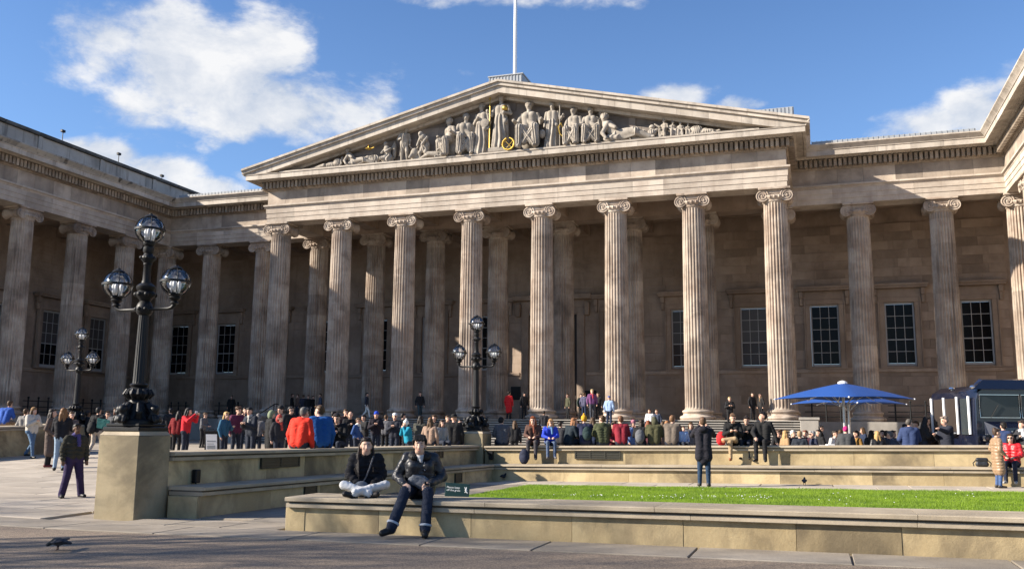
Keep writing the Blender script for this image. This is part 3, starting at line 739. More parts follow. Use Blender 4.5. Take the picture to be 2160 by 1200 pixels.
# main door
mb = MB(); mb.box((-1.9, .25, 0), (-.02, .35, 8.2)); mb.box((.02, .25, 0), (1.9, .35, 8.2))
for sx in (-1, 1):
    for k in range(5): x0, x1 = sorted((sx*.25, sx*1.65)); mb.cbox((x0, .19, .4+k*1.55), (x1, .251, 1.7+k*1.55), .04)
part('entrance_door', mb, M['door'], loc=(PXM, YW, ZB))
mb = MB()
for sx in (-1, 1):
    x0, x1 = sorted((sx*1.9, sx*2.5)); mb.cbox((x0, -.2, 0), (x1, .2, 8.5), .03); x0, x1 = sorted((sx*2.52, sx*2.9)); mb.cbox((x0, -.45, 7.9), (x1, 0, 8.9), .05)
mb.cbox((-1.9, -.2, 8.0), (1.9, .2, 8.5), .03); mb.cbox((-2.5, -.15, 8.503), (2.5, .1, 9.1), .02); mb.cbox((-3.1, -.65, 9.103), (3.1, .05, 9.5), .05)
part('door_surround', mb, M['wall'], loc=(PXM, YW, ZB))
# wings: walls, windows and mass behind
XL = XWL-6.3
mb = MB(); mb.box((XL-9, 36.0, 0), (XL-.05, YW+.04, 19.0)); part('wing_wall', mb, M['wall'], label=None) if False else part('wing_wall', mb, M['wall'])
wo = [(y-WW/2-.08, y+WW/2+.08, WZ0-.08, WZ1+.08) for y in [YR-S*(k+.5)+1.9 for k in range(5)]]
ashlar(36.1, YW-.1, wo, lambda t, z: ((XL, t, z), math.pi/2), ZB, 15.6)
for (a, b, c, d) in wo: window((XL+.28, (a+b)/2, WZ0), math.pi/2, 2)
o = part('ashlar_courses', wallstuff, M['wall']); o['kind'] = 'stuff'
mb = MB(); mb.cbox((XL-.02, 36.1, 5.36), (XL+.16, YW-.1, 5.62), .03); part('string_course', mb, M['wall'])
mb = MB(); mb.box((XWR+6.3, 30, 0), (XWR+15, YW+1.3, 19)); part('wing_wall', mb, M['wall'])
# attic over the left wing, with coping stones; mirrored on the right wing
for sgn, xf in ((1, XWL-.42), (-1, XWR+.42)):
    y = 36.2; k = 0
    while y < 66:
        y2 = min(y+2.9, 66.2); x0, x1 = sorted((xf, xf-sgn*1.0))
        mb = MB(); mb.cbox((x0-xf, -(y2-y)/2+.006, 0), (x1-xf, (y2-y)/2-.006, 1.72), .01); part('attic_stone', mb, M['attic'], loc=(xf, (y+y2)/2, A5+.43))
        x0, x1 = sorted((xf+sgn*.22, xf-sgn*1.15)); mb = MB(); mb.cbox((x0-xf, -(y2-y)/2+.004, 0), (x1-xf, (y2-y)/2-.004, .24), .03); part('attic_coping', mb, M['soot'], loc=(xf, (y+y2)/2, A5+2.155))
        if k % 2 == 0 and sgn > 0:
            mb = MB(); mb.cbox((-.08, -.18, 0), (.09, .18, 1.72), .01); part('attic_pilaster', mb, M['attic'], loc=(xf, y+.2, A5+.43))
        y = y2; k += 1
    x0, x1 = sorted((xf-sgn*1.0, xf-sgn*16)); mb = MB(); mb.box((x0, 36.3, 18.5), (x1, 66, A5+1.2)); part('wing_roof', mb, M['lead'])
# ceilings and beams
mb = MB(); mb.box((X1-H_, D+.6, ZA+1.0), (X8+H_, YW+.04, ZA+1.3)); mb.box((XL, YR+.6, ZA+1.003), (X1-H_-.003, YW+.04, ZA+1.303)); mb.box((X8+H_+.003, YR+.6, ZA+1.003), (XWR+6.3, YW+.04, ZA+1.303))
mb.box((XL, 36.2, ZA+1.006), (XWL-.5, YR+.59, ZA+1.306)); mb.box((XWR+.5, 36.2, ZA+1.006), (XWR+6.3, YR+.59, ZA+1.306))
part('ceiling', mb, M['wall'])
for i in range(8):
    x = X1+i*S; mb = MB(); mb.box((x-.5, D+H_+.01, ZA+.25), (x+.5, YR-H_-.02 if 0 < i < 7 else YR-H_-.02, ZA+.995)); mb.box((x-.5, YR+H_+.01, ZA+.25), (x+.5, YW+.0, ZA+.995)); part('ceiling_beam', mb, M['wall'])
mb = MB(); mb.box((X1-.6, YR-H_, ZA), (X8+.6, YR+H_, ZA+.99)); part('inner_architrave', mb, M['wall'])
for k in range(1, 6):
    y = YR-k*S; mb = MB(); mb.box((XL, y-.5, ZA+.25), (XWL-H_-.01, y+.5, ZA+.99)); part('ceiling_beam', mb, M['wall'])
for k in (1, 2):
    for x in (X8+k*S, X1-k*S): mb = MB(); mb.box((x-.5, YR+H_+.01, ZA+.25), (x+.5, YW, ZA+.99)); part('ceiling_beam', mb, M['wall'])
for i in range(7):
    for j in range(2):
        y0, y1 = ((D+H_+.3, YR-H_-.3), (YR+H_+.3, YW-.5))[j]; mb = MB(); xa, xb = X1+i*S+.62, X1+(i+1)*S-.62
        mb.box((xa, y0, ZA+.93), (xb, y0+.12, ZA+.999)); mb.box((xa, y1-.12, ZA+.93), (xb, y1, ZA+.999)); mb.box((xa, y0+.121, ZA+.93), (xa+.12, y1-.121, ZA+.999)); mb.box((xb-.12, y0+.121, ZA+.93), (xb, y1-.121, ZA+.999))
        part('ceiling_moulding', mb, M['wall'])
# podium and steps ---------------------------------------------------------------
mb = MB()
mb.box((X1-1.2, D-1.15, -.5), (X8+1.2, YW+.04, ZB-.002)); mb.box((XL, YR-1.25, -.5), (X1-1.203, YW+.038, ZB-.002)); mb.box((X8+1.203, YR-1.25, -.5), (XWR+6.3, YW+.038, ZB-.002))
mb.box((XL, 36.0, -.5), (XWL+1.25, YR-1.253, ZB-.002)); mb.box((XWR-1.25, 36.0, -.5), (XWR+6.3, YR-1.253, ZB-.002))
part('podium', mb, M['step'])
NS = 11; zg = .45
for i in range(NS):
    z1 = zg + (ZB-zg)*(i+1)/NS; y0 = D-1.15-.36*(NS-1-i) - .0
    sx = X1+.6
    while sx < X8+1.0:
        ex = min(sx+S, X8+1.0); m_ = MB(); m_.cbox((-(ex-sx)/2+.003, -.40, -.06), ((ex-sx)/2-.003, .04 if i == NS-1 else .05, 0), .010); part('step', m_, M['step'], loc=((sx+ex)/2, y0+.0, z1 + (.004 if i == NS-1 else 0))); sx = ex
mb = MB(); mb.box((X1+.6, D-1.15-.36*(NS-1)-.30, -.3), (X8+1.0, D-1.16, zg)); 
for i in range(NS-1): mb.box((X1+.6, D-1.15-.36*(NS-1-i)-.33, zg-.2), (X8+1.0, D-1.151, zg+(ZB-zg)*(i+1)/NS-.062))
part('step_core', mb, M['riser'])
for (x0, x1) in ((X8+1.03, X8+1.95), (X1-.75, X1+.57)):
    mb = MB(); mb.cbox((x0, D-1.15-.36*NS, 0), (x1, D-1.16, ZB-.0), .02); mb.cbox((x0-.06, D-1.2-.36*NS, ZB+.002), (x1+.06, D-1.17, ZB+.14), .02); part('cheek_wall', mb, M['step'])
# railings between the column bases
def railing(p0, p1):
    a, b = Vector(p0), Vector(p1); d = (b-a); L = d.length; d /= L
    t = thing('railing', None, None); t.parent = mus
    for z in (.30, .62, 1.0):
        m_ = MB(); m_.tube([a+Vector((0, 0, z)), b+Vector((0, 0, z))], .028, 6); obj('rail', m_, M['iron'], t)
    for k in range(3):
        q = a + d*(L*(k+.5)/3); m_ = MB(); m_.tube([q, q+Vector((0, 0, 1.18))], .05, 8); m_.sphere(q+Vector((0, 0, 1.22)), .075, 8, 6); obj('rail_post', m_, M['iron'], t)
for k in range(0, 2): railing((X8+k*S+1.15, YR-.2, ZB), (X8+(k+1)*S-1.15, YR-.2, ZB)); railing((X1-(k+1)*S+1.15, YR-.2, ZB), (X1-k*S-1.15, YR-.2, ZB))
railing((XWL+1.1, YR-.2, ZB), (X1-2*S-1.15, YR-.2, ZB))
for k in range(0, 5): railing((XWL+.2, YR-(k+1)*S+1.15, ZB), (XWL+.2, YR-k*S-1.15, ZB))
# handrail of the stair
hr = thing('handrail', None, None); hr.parent = mus
ya, yb = D-1.3-.36*NS, D-1.4
m_ = MB(); m_.tube([(X1+1.0, ya, zg+.95), (X1+1.0, yb, ZB+.95), (X1+1.0, yb+.4, ZB+.95)], .035, 8); obj('rail', m_, M['iron'], hr)
for t in (.05, .5, .98): m_ = MB(); y = ya+(yb-ya)*t; z = zg+(ZB-zg)*t; m_.tube([(X1+1.0, y, z-.3), (X1+1.0, y, z+.95)], .03, 8); obj('rail_post', m_, M['iron'], hr)
# small fittings on the parapet
for y, zt in ((50.0, .8), (55.6, .75), (60.6, .35)):
    mb = MB(); mb.tube([(0, 0, 0), (0, 0, zt)], .03, 6); mb.cbox((-.10, -.16, zt-.1), (.10, .16, zt+.08), .02); part('security_camera', mb, M['iron'], loc=(XWL-.5, y, A5+2.39))
# notices by the door
for (u, v, w, h) in ((1088, 829, .38, .5), (1245, 832, .45, .3)):
    p = wp(u, v, Y=YW-.12); mb = MB(); mb.cbox((-w, -.05, -h), (w, .05, h), .02); part('notice_board', mb, M['iron'], loc=tuple(p))
# ------------------------------------------------------------------ low sandstone walls round the lawns
def strip(parent, name, mat, A, B, prof, n, zf, gap=.006, jit=.10, tone=0, bow=0):
    """stones of one profile laid from A to B on ground zf; profile points are (out to the left of A->B, height)"""
    A, B = Vector(A), Vector(B); L = (B-A).length; d = (B-A)/L; nr = Vector((-d.y, d.x))
    cuts = [L*i/n for i in range(n+1)]
    for i in range(1, n): cuts[i] += rng.uniform(-jit, jit)*L/n
    for i in range(n):
        t0, t1 = cuts[i]+gap/2, cuts[i+1]-gap/2; m_ = A + d*(t0+t1)/2; zc = zf(m_.x, m_.y); j = rng.uniform(-.004, .004); vs = []
        for t in (t0, t1):
            q = A+d*t; z0 = zf(q.x, q.y)-zc
            for (o, h) in prof: w = q-m_ + nr*(o+j); vs.append((w.x, w.y, z0+h))
        P = len(prof); mb = MB(); mb.add(vs, [tuple(range(P))[::-1], tuple(range(P, 2*P))] + [(k, (k+1) % P, (k+1) % P + P, k+P) for k in range(P)])
        obj(name, mb, mat, parent, (m_.x, m_.y, zc), fix=True)
def wall_face(parent, A, B, h, depth, zf, ls=1.45, lc=2.9, o0=0.0, top=True, cap=.10):
    """panel stones under a two-step coping"""
    L = (Vector(B)-Vector(A)).length; ns, nc = max(1, round(L/ls)), max(1, round(L/lc))
    hb = h-.155
    strip(parent, 'wall_stone', M['sand'], A, B, [(o0, -.25), (o0, hb), (o0-.35, hb), (o0-.35, -.25)], ns, zf)
    strip(parent, 'coping_stone', M['coping'], A, B, [(o0+.07, hb+.004), (o0+.075, hb+.01), (o0+.075, hb+.062), (o0+.07, hb+.066), (o0-depth, hb+.066), (o0-depth, hb+.004)], nc, zf)
    strip(parent, 'coping_core', M['joint'], A, B, [(o0+.045, hb+.068), (o0+.045, hb+.090), (o0-depth+.03, hb+.090), (o0-depth+.03, hb+.068)], 1, zf)
    strip(parent, 'coping_stone', M['coping'], A, B, [(o0+.10, hb+.092), (o0+.115, hb+.10), (o0+.115, h-.012), (o0+.10, h), (o0-depth-.02, h), (o0-depth-.02, hb+.092)], nc, zf)
    strip(parent, 'wall_core', M['sand'], A, B, [(o0-.352, -.25), (o0-.352, hb), (o0-depth+.05, hb), (o0-depth+.05, -.25)], 1, zf)
fw = thing('seat_wall', 'low yellow sandstone seat wall along the near edge of the lawn', 'wall', (0, 0, 0))
FWY = 12.16
wall_face(fw, (9.5, FWY), (-7.46, FWY), .475, .80, plane_z)
mb = MB(); mb.cbox((-.022, -.01, -.2), (.30, .70, .318), .006); obj('end_stone', mb, M['sand'], fw, (-7.475, FWY, plane_z(-7.4, FWY)))
# left bench wall: from the near lamp pier to the far one
lw = thing('bench_wall', 'sandstone wall with stepped bench running between two lamp piers', 'wall', (0, 0, 0))
wall_face(lw, (-10.45, 28.12), (-10.74, 13.58), 1.065, .95, plane_z)
for (A, B) in (((-9.66, 27.38), (-10.04, 13.52)),): wall_face(lw, A, B, .49, .62, plane_z, ls=1.9)
mb = MB(); mb.cbox((-.60, -.0, -.25), (-.006, .30, .325), .006); obj('end_stone', mb, M['sand'], lw, (-10.05, 13.50, plane_z(-10, 13.5)))
rw = thing('bench_wall', 'sandstone wall with stepped bench below the crowd at the back of the lawn', 'wall', (0, 0, 0))
wall_face(rw, (9.8, 28.16), (-10.18, 28.16), 1.045, .95, plane_z, ls=2.2, lc=3.4)
wall_face(rw, (9.8, 27.40), (-9.70, 27.40), .49, .70, plane_z, ls=2.1, lc=3.4)
def grille(parent, c, w, h, axis, n):
    """dark framed vent let into a wall stone"""
    mb = MB(); t = .02
    mb.box((-w/2, -.012, -h/2), (w/2, .02, h/2)); mats = [M['iron']]
    mb.box((-w/2, -.03, h/2-.025), (w/2, -.0121, h/2)); mb.box((-w/2, -.03, -h/2), (w/2, -.0121, -h/2+.025))
    for k in range(n+1): x = -w/2 + (w-.04)*k/n; mb.box((x, -.028, -h/2+.026), (x+.04, -.0122, h/2-.026))
    for k in range(3): z = -h/2+h*(k+1)/4; mb.box((-w/2+.05, -.024, z-.01), (w/2-.05, -.0123, z+.01))
    obj('vent_grille', mb, M['grille'], parent, c, (0, 0, axis))
M['grille'] = plain('bronze_grille', (.045, .042, .032), .5, .2, .4)
def lwx(y): return -10.74 + (y-13.58)*(.29/14.54)
def lbx(y): return -10.04 + (y-13.52)*(.38/13.86)
PI2 = math.pi/2
grille(lw, (lwx(17.0)+.012, 17.0, .735), 1.45, .27, PI2, 2); grille(lw, (lwx(25.1)+.012, 25.1, .70), .6, .26, PI2, 2)
grille(lw, (lbx(17.0)+.012, 17.0, .17), .48, .17, PI2, 1); grille(lw, (lbx(24.7)+.012, 24.7, .05), .5, .26, PI2, 1)
grille(rw, (-6.5, 28.148, .66), 1.44, .27, 0, 3)
mb = MB(); mb.cbox((-.07, -.12, -.13), (.07, .0, .13), .015); mb.cbox((-.09, -.18, .04), (.09, -.12, .13), .01); obj('wall_light', mb, M['iron'], rw, (-9.95, 28.15, .58))
mb = MB(); mb.cbox((0, -.07, -.12), (.10, .07, .12), .015); mb.tube([(.05, 0, -.12), (.05, 0, -.3)], .015, 6); obj('wall_light', mb, M['iron'], lw, (-10.71, 14.25, .55))
# the other lawn across the path
ow = thing('bench_wall', 'sandstone wall of the opposite lawn behind the walking group', 'wall', (0, 0, 0))
wall_face(ow, (-27.9, 14.0), (-27.9, 28.6), 1.05, .95, ground_z); wall_face(ow, (-28.85, 29.6), (-44, 29.6), 1.05, .95, ground_z)
grille(ow, (-27.888, 25.6, .85), 1.3, .85, PI2, 2)
# ------------------------------------------------------------------ lamp piers and lamps
def pier(x0, x1, y0, y1, top, label):
    zb = min(ground_z(x0-.3, y0-.3), ground_z(x1, y0-.2), plane_z(x1, y1))-.05
    p = thing('lamp_pier', label, 'pier', ((x0+x1)/2, (y0+y1)/2, zb), 0, 'stone lamp piers')
    w, d, h = (x1-x0)/2, (y1-y0)/2, top-zb
    mb = MB(); mb.cbox((-w, -d, 0), (w, d, h-.07), .012); obj('pier_block', mb, M['pier'], p)
    mb = MB(); q = .05; b0 = h-.067
    mb.add([(-w, -d, b0), (w, -d, b0), (w, d, b0), (-w, d, b0), (-w+q, -d+q, h), (w-q, -d+q, h), (w-q, d-q, h), (-w+q, d-q, h)], [(0, 3, 2, 1), (4, 5, 6, 7), (0, 1, 5, 4), (1, 2, 6, 5), (2, 3, 7, 6), (3, 0, 4, 7)])
    obj('pier_cap', mb, M['coping'], p); return p
pier(-11.53, -10.71, 12.76, 13.56, 1.345, 'stone lamp pier at the near corner under the large black lamp')
pier(-11.06, -10.24, 28.10, 28.92, 1.335, 'stone lamp pier at the far corner where both bench walls meet')
pier(-27.95, -27.1, 28.7, 29.55, 1.45, 'stone lamp pier across the path behind the walking group')
def make_lamp(label, P, group='triple globe lamps on stone piers', sc_=1.0):
    L = thing('street_lamp', label, 'lamp', P, 0, group); L.scale = (sc_,)*3
    I = M['iron']
    mb = MB(); mb.cbox((-.375, -.375, 0), (.375, .375, .075), .015); mb.cbox((-.345, -.345, .078), (.345, .345, .13), .015)
    mb.lathe([(.33, .13), (.33, .17), (.30, .20), (.28, .21)], 28); obj('plinth', mb, I, L, smooth=35)
    pr = [('c', (0, 0, .18), (0, 0, .46), .26, .16, 0)]
    for k in range(8):
        a = 2*math.pi*k/8; ca, sa = math.cos(a), math.sin(a)
        if k % 2 == 0:
            pr += [('c', (.30*ca, .30*sa, .22), (.40*ca, .40*sa, .20), .085, .07, 0), ('c', (.33*ca, .33*sa, .30), (.22*ca, .22*sa, .44), .075, .06, 0), ('e', (.36*ca, .36*sa, .37), (.075, .075, .075), 0), ('e', (.42*ca, .42*sa, .20), (.05, .05, .05), 0)]
            for q in (-.18, .18): pr.append(('c', (.40*math.cos(a+q), .40*math.sin(a+q), .24), (.43*math.cos(a+q), .43*math.sin(a+q), .17), .035, .03, 0))
        else:
            pr += [('c', (.24*ca, .24*sa, .20), (.30*ca, .30*sa, .32), .06, .05, 0), ('c', (.30*ca, .30*sa, .32), (.20*ca, .20*sa, .46), .05, .035, 0)]
    link('scroll_base', sdf_mesh('scroll_base', pr, .014, [I], .02), L)
    mb = MB()
    mb.lathe([(.13, .44), (.17, .47), (.15, .50), (.13, .52), (.17, .56), (.215, .60), (.225, .64), (.205, .69), (.15, .73), (.12, .75), (.15, .77), (.155, .79), (.13, .81)], 28)
    for k in range(14):
        a = 2*math.pi*k/14; mb.tube([(.17*math.cos(a), .17*math.sin(a), .555), (.232*math.cos(a), .232*math.sin(a), .63), (.19*math.cos(a), .19*math.sin(a), .71)], [.03, .036, .022], 6)
    obj('vase', mb, I, L, smooth=50)
    vs = []; fs = []; n = 96; zs = [.80, .86, 1.4, 1.93, 1.99]          # reeded shaft
    for i, z in enumerate(zs):
        r0 = .115-.030*(z-.8)/1.22
        for k in range(n):
            a = 2*math.pi*k/n; r = r0*(1-(.09*(.5+.5*math.cos(16*a)) if 0 < i < 4 else 0)); vs.append((r*math.cos(a), r*math.sin(a), z))
    for i in range(4):
        for k in range(n): k2 = (k+1) % n; fs.append((i*n+k, i*n+k2, (i+1)*n+k2, (i+1)*n+k))
    mb = MB(); mb.add(vs, fs); obj('shaft', mb, I, L, smooth=60)
    mb = MB(); mb.lathe([(.085, 1.99), (.12, 2.02), (.145, 2.07), (.145, 2.13), (.12, 2.20), (.085, 2.24), (.11, 2.28), (.165, 2.33), (.17, 2.38), (.13, 2.42), (.16, 2.46), (.165, 2.50), (.12, 2.54), (.085, 2.56), (.08, 2.60)], 24)
    for k in range(8): a = 2*math.pi*k/8; mb.sphere((.155*math.cos(a), .155*math.sin(a), 2.355), .045, 8, 6); mb.sphere((.14*math.cos(a), .14*math.sin(a), 2.10), .035, 8, 6)
    obj('hub', mb, I, L, smooth=50)
    mb = MB(); mb.lathe([(r*.92, 2.60+(z-2.60)*.92) for r, z in [(.078, 2.60), (.068, 2.90), (.085, 2.92), (.075, 2.94), (.10, 2.98), (.135, 3.03), (.135, 3.06), (.09, 3.10), (.075, 3.13), (.10, 3.17), (.10, 3.25), (.075, 3.27), (.09, 3.29), (.11, 3.31), (.11, 3.33)]], 20)
    for k in range(6): a = 2*math.pi*k/6; mb.sphere((.12*math.cos(a), .12*math.sin(a), 3.01), .032, 8, 6)
    obj('upper_shaft', mb, I, L, smooth=50)
    def lantern(c):
        mb = MB(); r = .258
        mb.lathe([(r+.004, -.022), (r+.022, -.02), (r+.022, .02), (r+.004, .022)], 36, (0, 0, 0), caps=False)
        for k in range(8):
            a = 2*math.pi*k/8; mb.tube([((r+.004)*math.cos(t)*math.cos(a), (r+.004)*math.cos(t)*math.sin(a), (r+.004)*math.sin(t)) for t in [(-1.2+2.45*j/10) for j in range(11)]], .0075, 5)
        mb.lathe([(.11, .230), (.118, .242), (.10, .262), (.05, .285), (.03, .30), (.03, .312), (0.001, .318)], 20); mb.lathe([(.10, -.262), (.115, -.245), (.105, -.225)], 20)
        f = obj('lantern', mb, I, L, c, smooth=40); f.scale = (.95,)*3
        g = MB(); g.sphere((0, 0, 0), .250, 28, 18); obj('glass_globe', g, M['globe'], f, smooth=60)
        b = MB()
        for k in range(4): a = math.pi/2*k+.4; b.lathe([(.018, -.20), (.022, -.14), (.034, -.08), (.034, -.02), (.012, .02)], 10, (.07*math.cos(a), .07*math.sin(a), 0))
        obj('bulb_cluster', b, M['white'], f, smooth=50)
        return f
    lantern((0, 0, 3.515))
    for s in (-1, 1):
        mb = MB(); ax = s*.615
        mb.tube([(s*.08, 0, 2.10), (s*.14, 0, 2.10), (s*.16, 0, 2.10), (s*.50, 0, 2.10), (s*.57, 0, 2.115), (ax, 0, 2.16), (ax, 0, 2.20)], [.055, .055, .033, .030, .034, .036, .04], 12)
        mb.lathe([(r, 2.17+(z-2.22)*.60) for r, z in [(.05, 2.22), (.075, 2.25), (.06, 2.29), (.045, 2.31), (.075, 2.35), (.105, 2.40), (.085, 2.44), (.10, 2.465)]], 18, (ax, 0, 0))
        obj('arm', mb, I, L, smooth=50); lantern((ax, 0, 2.56))
    return L
l1 = make_lamp('large black triple globe lamp on the nearest pier', (-11.12, 13.16, 1.345))
def lamp_copy(label, P, s=1): c = copy_tree(l1); c.location = P; c['label'] = label; c.scale = (s,)*3; return c
lamp_copy('black triple globe lamp on the far pier in front of the middle columns', (-10.65, 28.51, 1.335))
lamp_copy('small looking black triple globe lamp across the path by the left colonnade', (-27.53, 29.12, 1.45), 1.0)
# ------------------------------------------------------------------ lawn
LX0, LX1, LY0, LY1 = -7.75, 9.0, 13.0, 25.15
sheet('lawn', [LX0+i*(LX1-LX0)/30 for i in range(31)], [LY0+i*(LY1-LY0)/24 for i in range(25)], lambda x, y: plane_z(x, y)-.002, M['soil'])
def blades(n, y0, y1, hmin, hmax, w):
    x = rng.uniform(LX0, LX1, n); y = rng.uniform(y0, y1, n)
    e = rng.normal(0, .03, n); x = np.clip(x+e, LX0-.03, LX1); 
    t = np.minimum((y-12.2)/15.2, 1.1); z = -.05 - .085*t + (.006+.0075*t)*(np.minimum(x, 9)+8)
    pat = .5+.5*np.sin(x*2.1+1.3*np.sin(y*1.7))*np.cos(y*2.6+np.sin(x*1.1))
    h = rng.uniform(hmin, hmax, n)*(.65+.6*pat); a = rng.uniform(0, 2*np.pi, n); ln = h*rng.uniform(.1, .7, n); b = rng.uniform(0, 2*np.pi, n)
    V = np.empty((n, 3, 3), np.float32)
    V[:, 0] = np.stack([x-w*np.cos(a), y-w*np.sin(a), z-.004], 1); V[:, 1] = np.stack([x+w*np.cos(a), y+w*np.sin(a), z-.004], 1)
    V[:, 2] = np.stack([x+ln*np.cos(b), y+ln*np.sin(b), z+h], 1)
    return V
gv = np.concatenate([blades(230000, 17.5, LY1, .025, .05, .004), blades(30000, LY0, 17.5, .03, .06, .008)])
me = bpy.data.meshes.new('grass'); nb = len(gv)
me.vertices.add(nb*3); me.vertices.foreach_set('co', gv.ravel()); me.loops.add(nb*3); me.loops.foreach_set('vertex_index', np.arange(nb*3, dtype=np.int32))
me.polygons.add(nb); me.polygons.foreach_set('loop_start', np.arange(0, nb*3, 3, dtype=np.int32)); me.materials.append(M['grass']); me.update(calc_edges=True)
tag(link('grass', me), 'bright green mown grass filling the walled lawn', 'grass', kind='stuff')
mb = MB(); dz = [(-5.2, 20.5, .6, .5, 8), (-3.6, 20.6, 1.1, .4, 26), (-1.9, 21.3, .8, .5, 28), (0, 21, 1.6, .8, 9), (2.6, 23, 1.3, .6, 10), (1, 20, 4, 1, 6), (-4, 23, 3, 2, 5)]
for (cx, cy, sx, sy, n) in dz:
    for i in range(n):
        x, y = rng.normal(cx, sx), rng.normal(cy, sy*.6)
        if LX0+.2 < x < LX1 and 17 < y < LY1-.2: z = plane_z(x, y)+rng.uniform(.04, .055); mb.sphere((x, y, z), (.013, .013, .007), 6, 4)
tag(obj('daisies', mb, M['white']), 'tiny white daisies dotted over the green lawn', 'flowers', kind='stuff')
# ------------------------------------------------------------------ notice: keep off the grass
M['sign_green'] = plain('dark_green_enamel', (.012, .035, .035), .35)
sg = thing('lawn_sign', 'small dark green sign asking to keep off the grass', 'sign', (-5.66, 14.25, plane_z(-5.6, 14.2)), R_(14))
mb = MB(); mb.cbox((-.20, -.012, .36), (.20, .012, .60), .006); obj('board', mb, M['sign_green'], sg, (0, 0, 0), (R_(-8), R_(3), 0))
mb = MB()
for x in (-.12, .12): mb.tube([(x, .08, -.1), (x, .108, .5)], .010, 6)
obj('stake', mb, M['iron'], sg)
def text(s, size, parent, loc, rot, mat, name='lettering', align='LEFT', depth=.001):
    cu = bpy.data.curves.new(name, 'FONT'); cu.body = s; cu.size = size; cu.align_x = align; cu.extrude = depth; cu.space_line = .95
    t = bpy.data.objects.new(name, cu); C.objects.link(t); dg = bpy.context.evaluated_depsgraph_get()
    me = bpy.data.meshes.new_from_object(t.evaluated_get(dg)); bpy.data.objects.remove(t); me.materials.clear(); me.materials.append(mat)
    return link(name, me, parent, loc, rot)
brd = sg.children[0]
text('Please keep\noff the grass', .046, brd, (-.175, -.0135, .515), (PI2, 0, 0), M['white'])
mb = MB()                                        # walking figure struck through
mb.lathe([(.012, 0), (.012, .002)], 10, (.125, 0, .535), axis='y')
for a, b, r in (((.125, 0, .52), (.125, 0, .485), .009), ((.125, 0, .485), (.108, 0, .455), .006), ((.125, 0, .485), (.143, 0, .455), .006), ((.125, 0, .515), (.106, 0, .495), .005), ((.125, 0, .515), (.145, 0, .497), .005), ((.096, 0, .545), (.156, 0, .45), .0045)): mb.tube([a, b], r, 6)
obj('pictogram', mb, M['white'], brd, (.02, -.0125, 0))
# ------------------------------------------------------------------ sandwich board
ab = thing('sandwich_board', 'black framed sandwich board with white poster behind the wall', 'sign', (*wp(452, 930, Y=33)[:2], .26), R_(18))
for s, nm in ((-1, 'front_panel'), (1, 'back_panel')):
    mb = MB(); mb.cbox((-.30, -.02, 0), (.30, .02, 1.0), .01); mb.tube([(-.12, 0, 1.0), (-.1, 0, 1.07), (.1, 0, 1.07), (.12, 0, 1.0)], .015, 6)
    q = obj(nm, mb, M['iron'], ab, (0, s*.22, 0), (R_(-12*s), 0, 0))
    if s < 0:
        mb = MB(); mb.box((-.23, -.026, .12), (.23, -.0205, .86)); obj('poster', mb, M['white'], q)
        mb = MB(); mb.box((-.18, -.029, .55), (.18, -.0265, .60)); mb.box((-.18, -.029, .45), (.10, -.0265, .48)); mb.box((-.18, -.029, .25), (.16, -.0265, .40)); obj('print', mb, M['lead'], q)
# ------------------------------------------------------------------ cafe parasols
M['canopy'] = plain('blue_canvas', (.008, .058, .25), .8, var=.08, scale=3)
M['alu'] = plain('brushed_aluminium', (.5, .5, .5), .35, .6)
def parasol(P, w, ze, zt, rz, label):
    p = thing('parasol', label, 'parasol', P, rz, 'blue cafe parasols'); zg = P[2]
    mb = MB(); n = 4; h = w/2; vs = [(0, 0, zt)]; ring = 10; fs = []
    for j in range(1, ring+1):
        q = j/ring
        for k in range(4):
            a0 = R_(45+90*k); a1 = R_(135+90*k); c0 = np.array([math.cos(a0), math.sin(a0)])*h*math.sqrt(2); c1 = np.array([math.cos(a1), math.sin(a1)])*h*math.sqrt(2)
            for i in range(6):
                e = i/6; xy = (c0*(1-e)+c1*e)*q; sag = .06*math.sin(math.pi*e)*q; vs.append((xy[0], xy[1], zt-(zt-ze)*q + .03*math.sin(math.pi*q) + sag*.8))
    N = 24
    for k in range(N): fs.append((0, 1+k, 1+(k+1) % N))
    for j in range(ring-1):
        for k in range(N): k2 = (k+1) % N; fs.append((1+j*N+k, 1+(j+1)*N+k, 1+(j+1)*N+k2, 1+j*N+k2))
    m1 = len(vs); vs += [(x, y, z-.012) for x, y, z in vs]; fs += [tuple(i+m1 for i in f[::-1]) for f in list(fs)]
    o_ = 1+(ring-1)*N
    for k in range(N): k2 = (k+1) % N; fs.append((o_+k, o_+k+m1, o_+k2+m1, o_+k2))
    mb.add(vs, fs); cn = obj('canopy', mb, M['canopy'], p, (0, 0, -zg), smooth=25, fix=True)
    mb = MB(); mb.lathe([(.16, zt-.03), (.15, zt+.03), (.05, zt+.07), (.001, zt+.08)], 16); obj('cap', mb, M['white'], cn)
    mb = MB(); mb.tube([(0, 0, 0), (0, 0, zt-zg)], .045, 12); obj('pole', mb, M['alu'], p)
    mb = MB(); mb.cbox((-.45, -.45, .0), (.45, .45, .09), .02); obj('foot', mb, M['iron'], p)
    for k in range(8):
        a = R_(45*k+45); q = h*(math.sqrt(2) if k % 2 == 0 else 1); mb = MB(); f = .985
        mb.tube([(0, 0, zt-zg-.04), (f*q*math.cos(a), f*q*math.sin(a), ze-zg-.02)], .014, 5); r = obj('rib', mb, M['alu'], p)
        mb = MB(); mb.tube([(.05*math.cos(a), .05*math.sin(a), ze-zg-.25), (.42*q*math.cos(a), .42*q*math.sin(a), (zt-zg)*.58+(ze-zg)*.42-.06)], .012, 5); obj('strut', mb, M['alu'], r)
        if k % 2 == 0: mb = MB(); mb.sphere((q*math.cos(a), q*math.sin(a), ze-zg-.01), .03, 8, 6); obj('tip', mb, M['white'], r)
    return p
q = wp(1783, 930, Y=33.2)
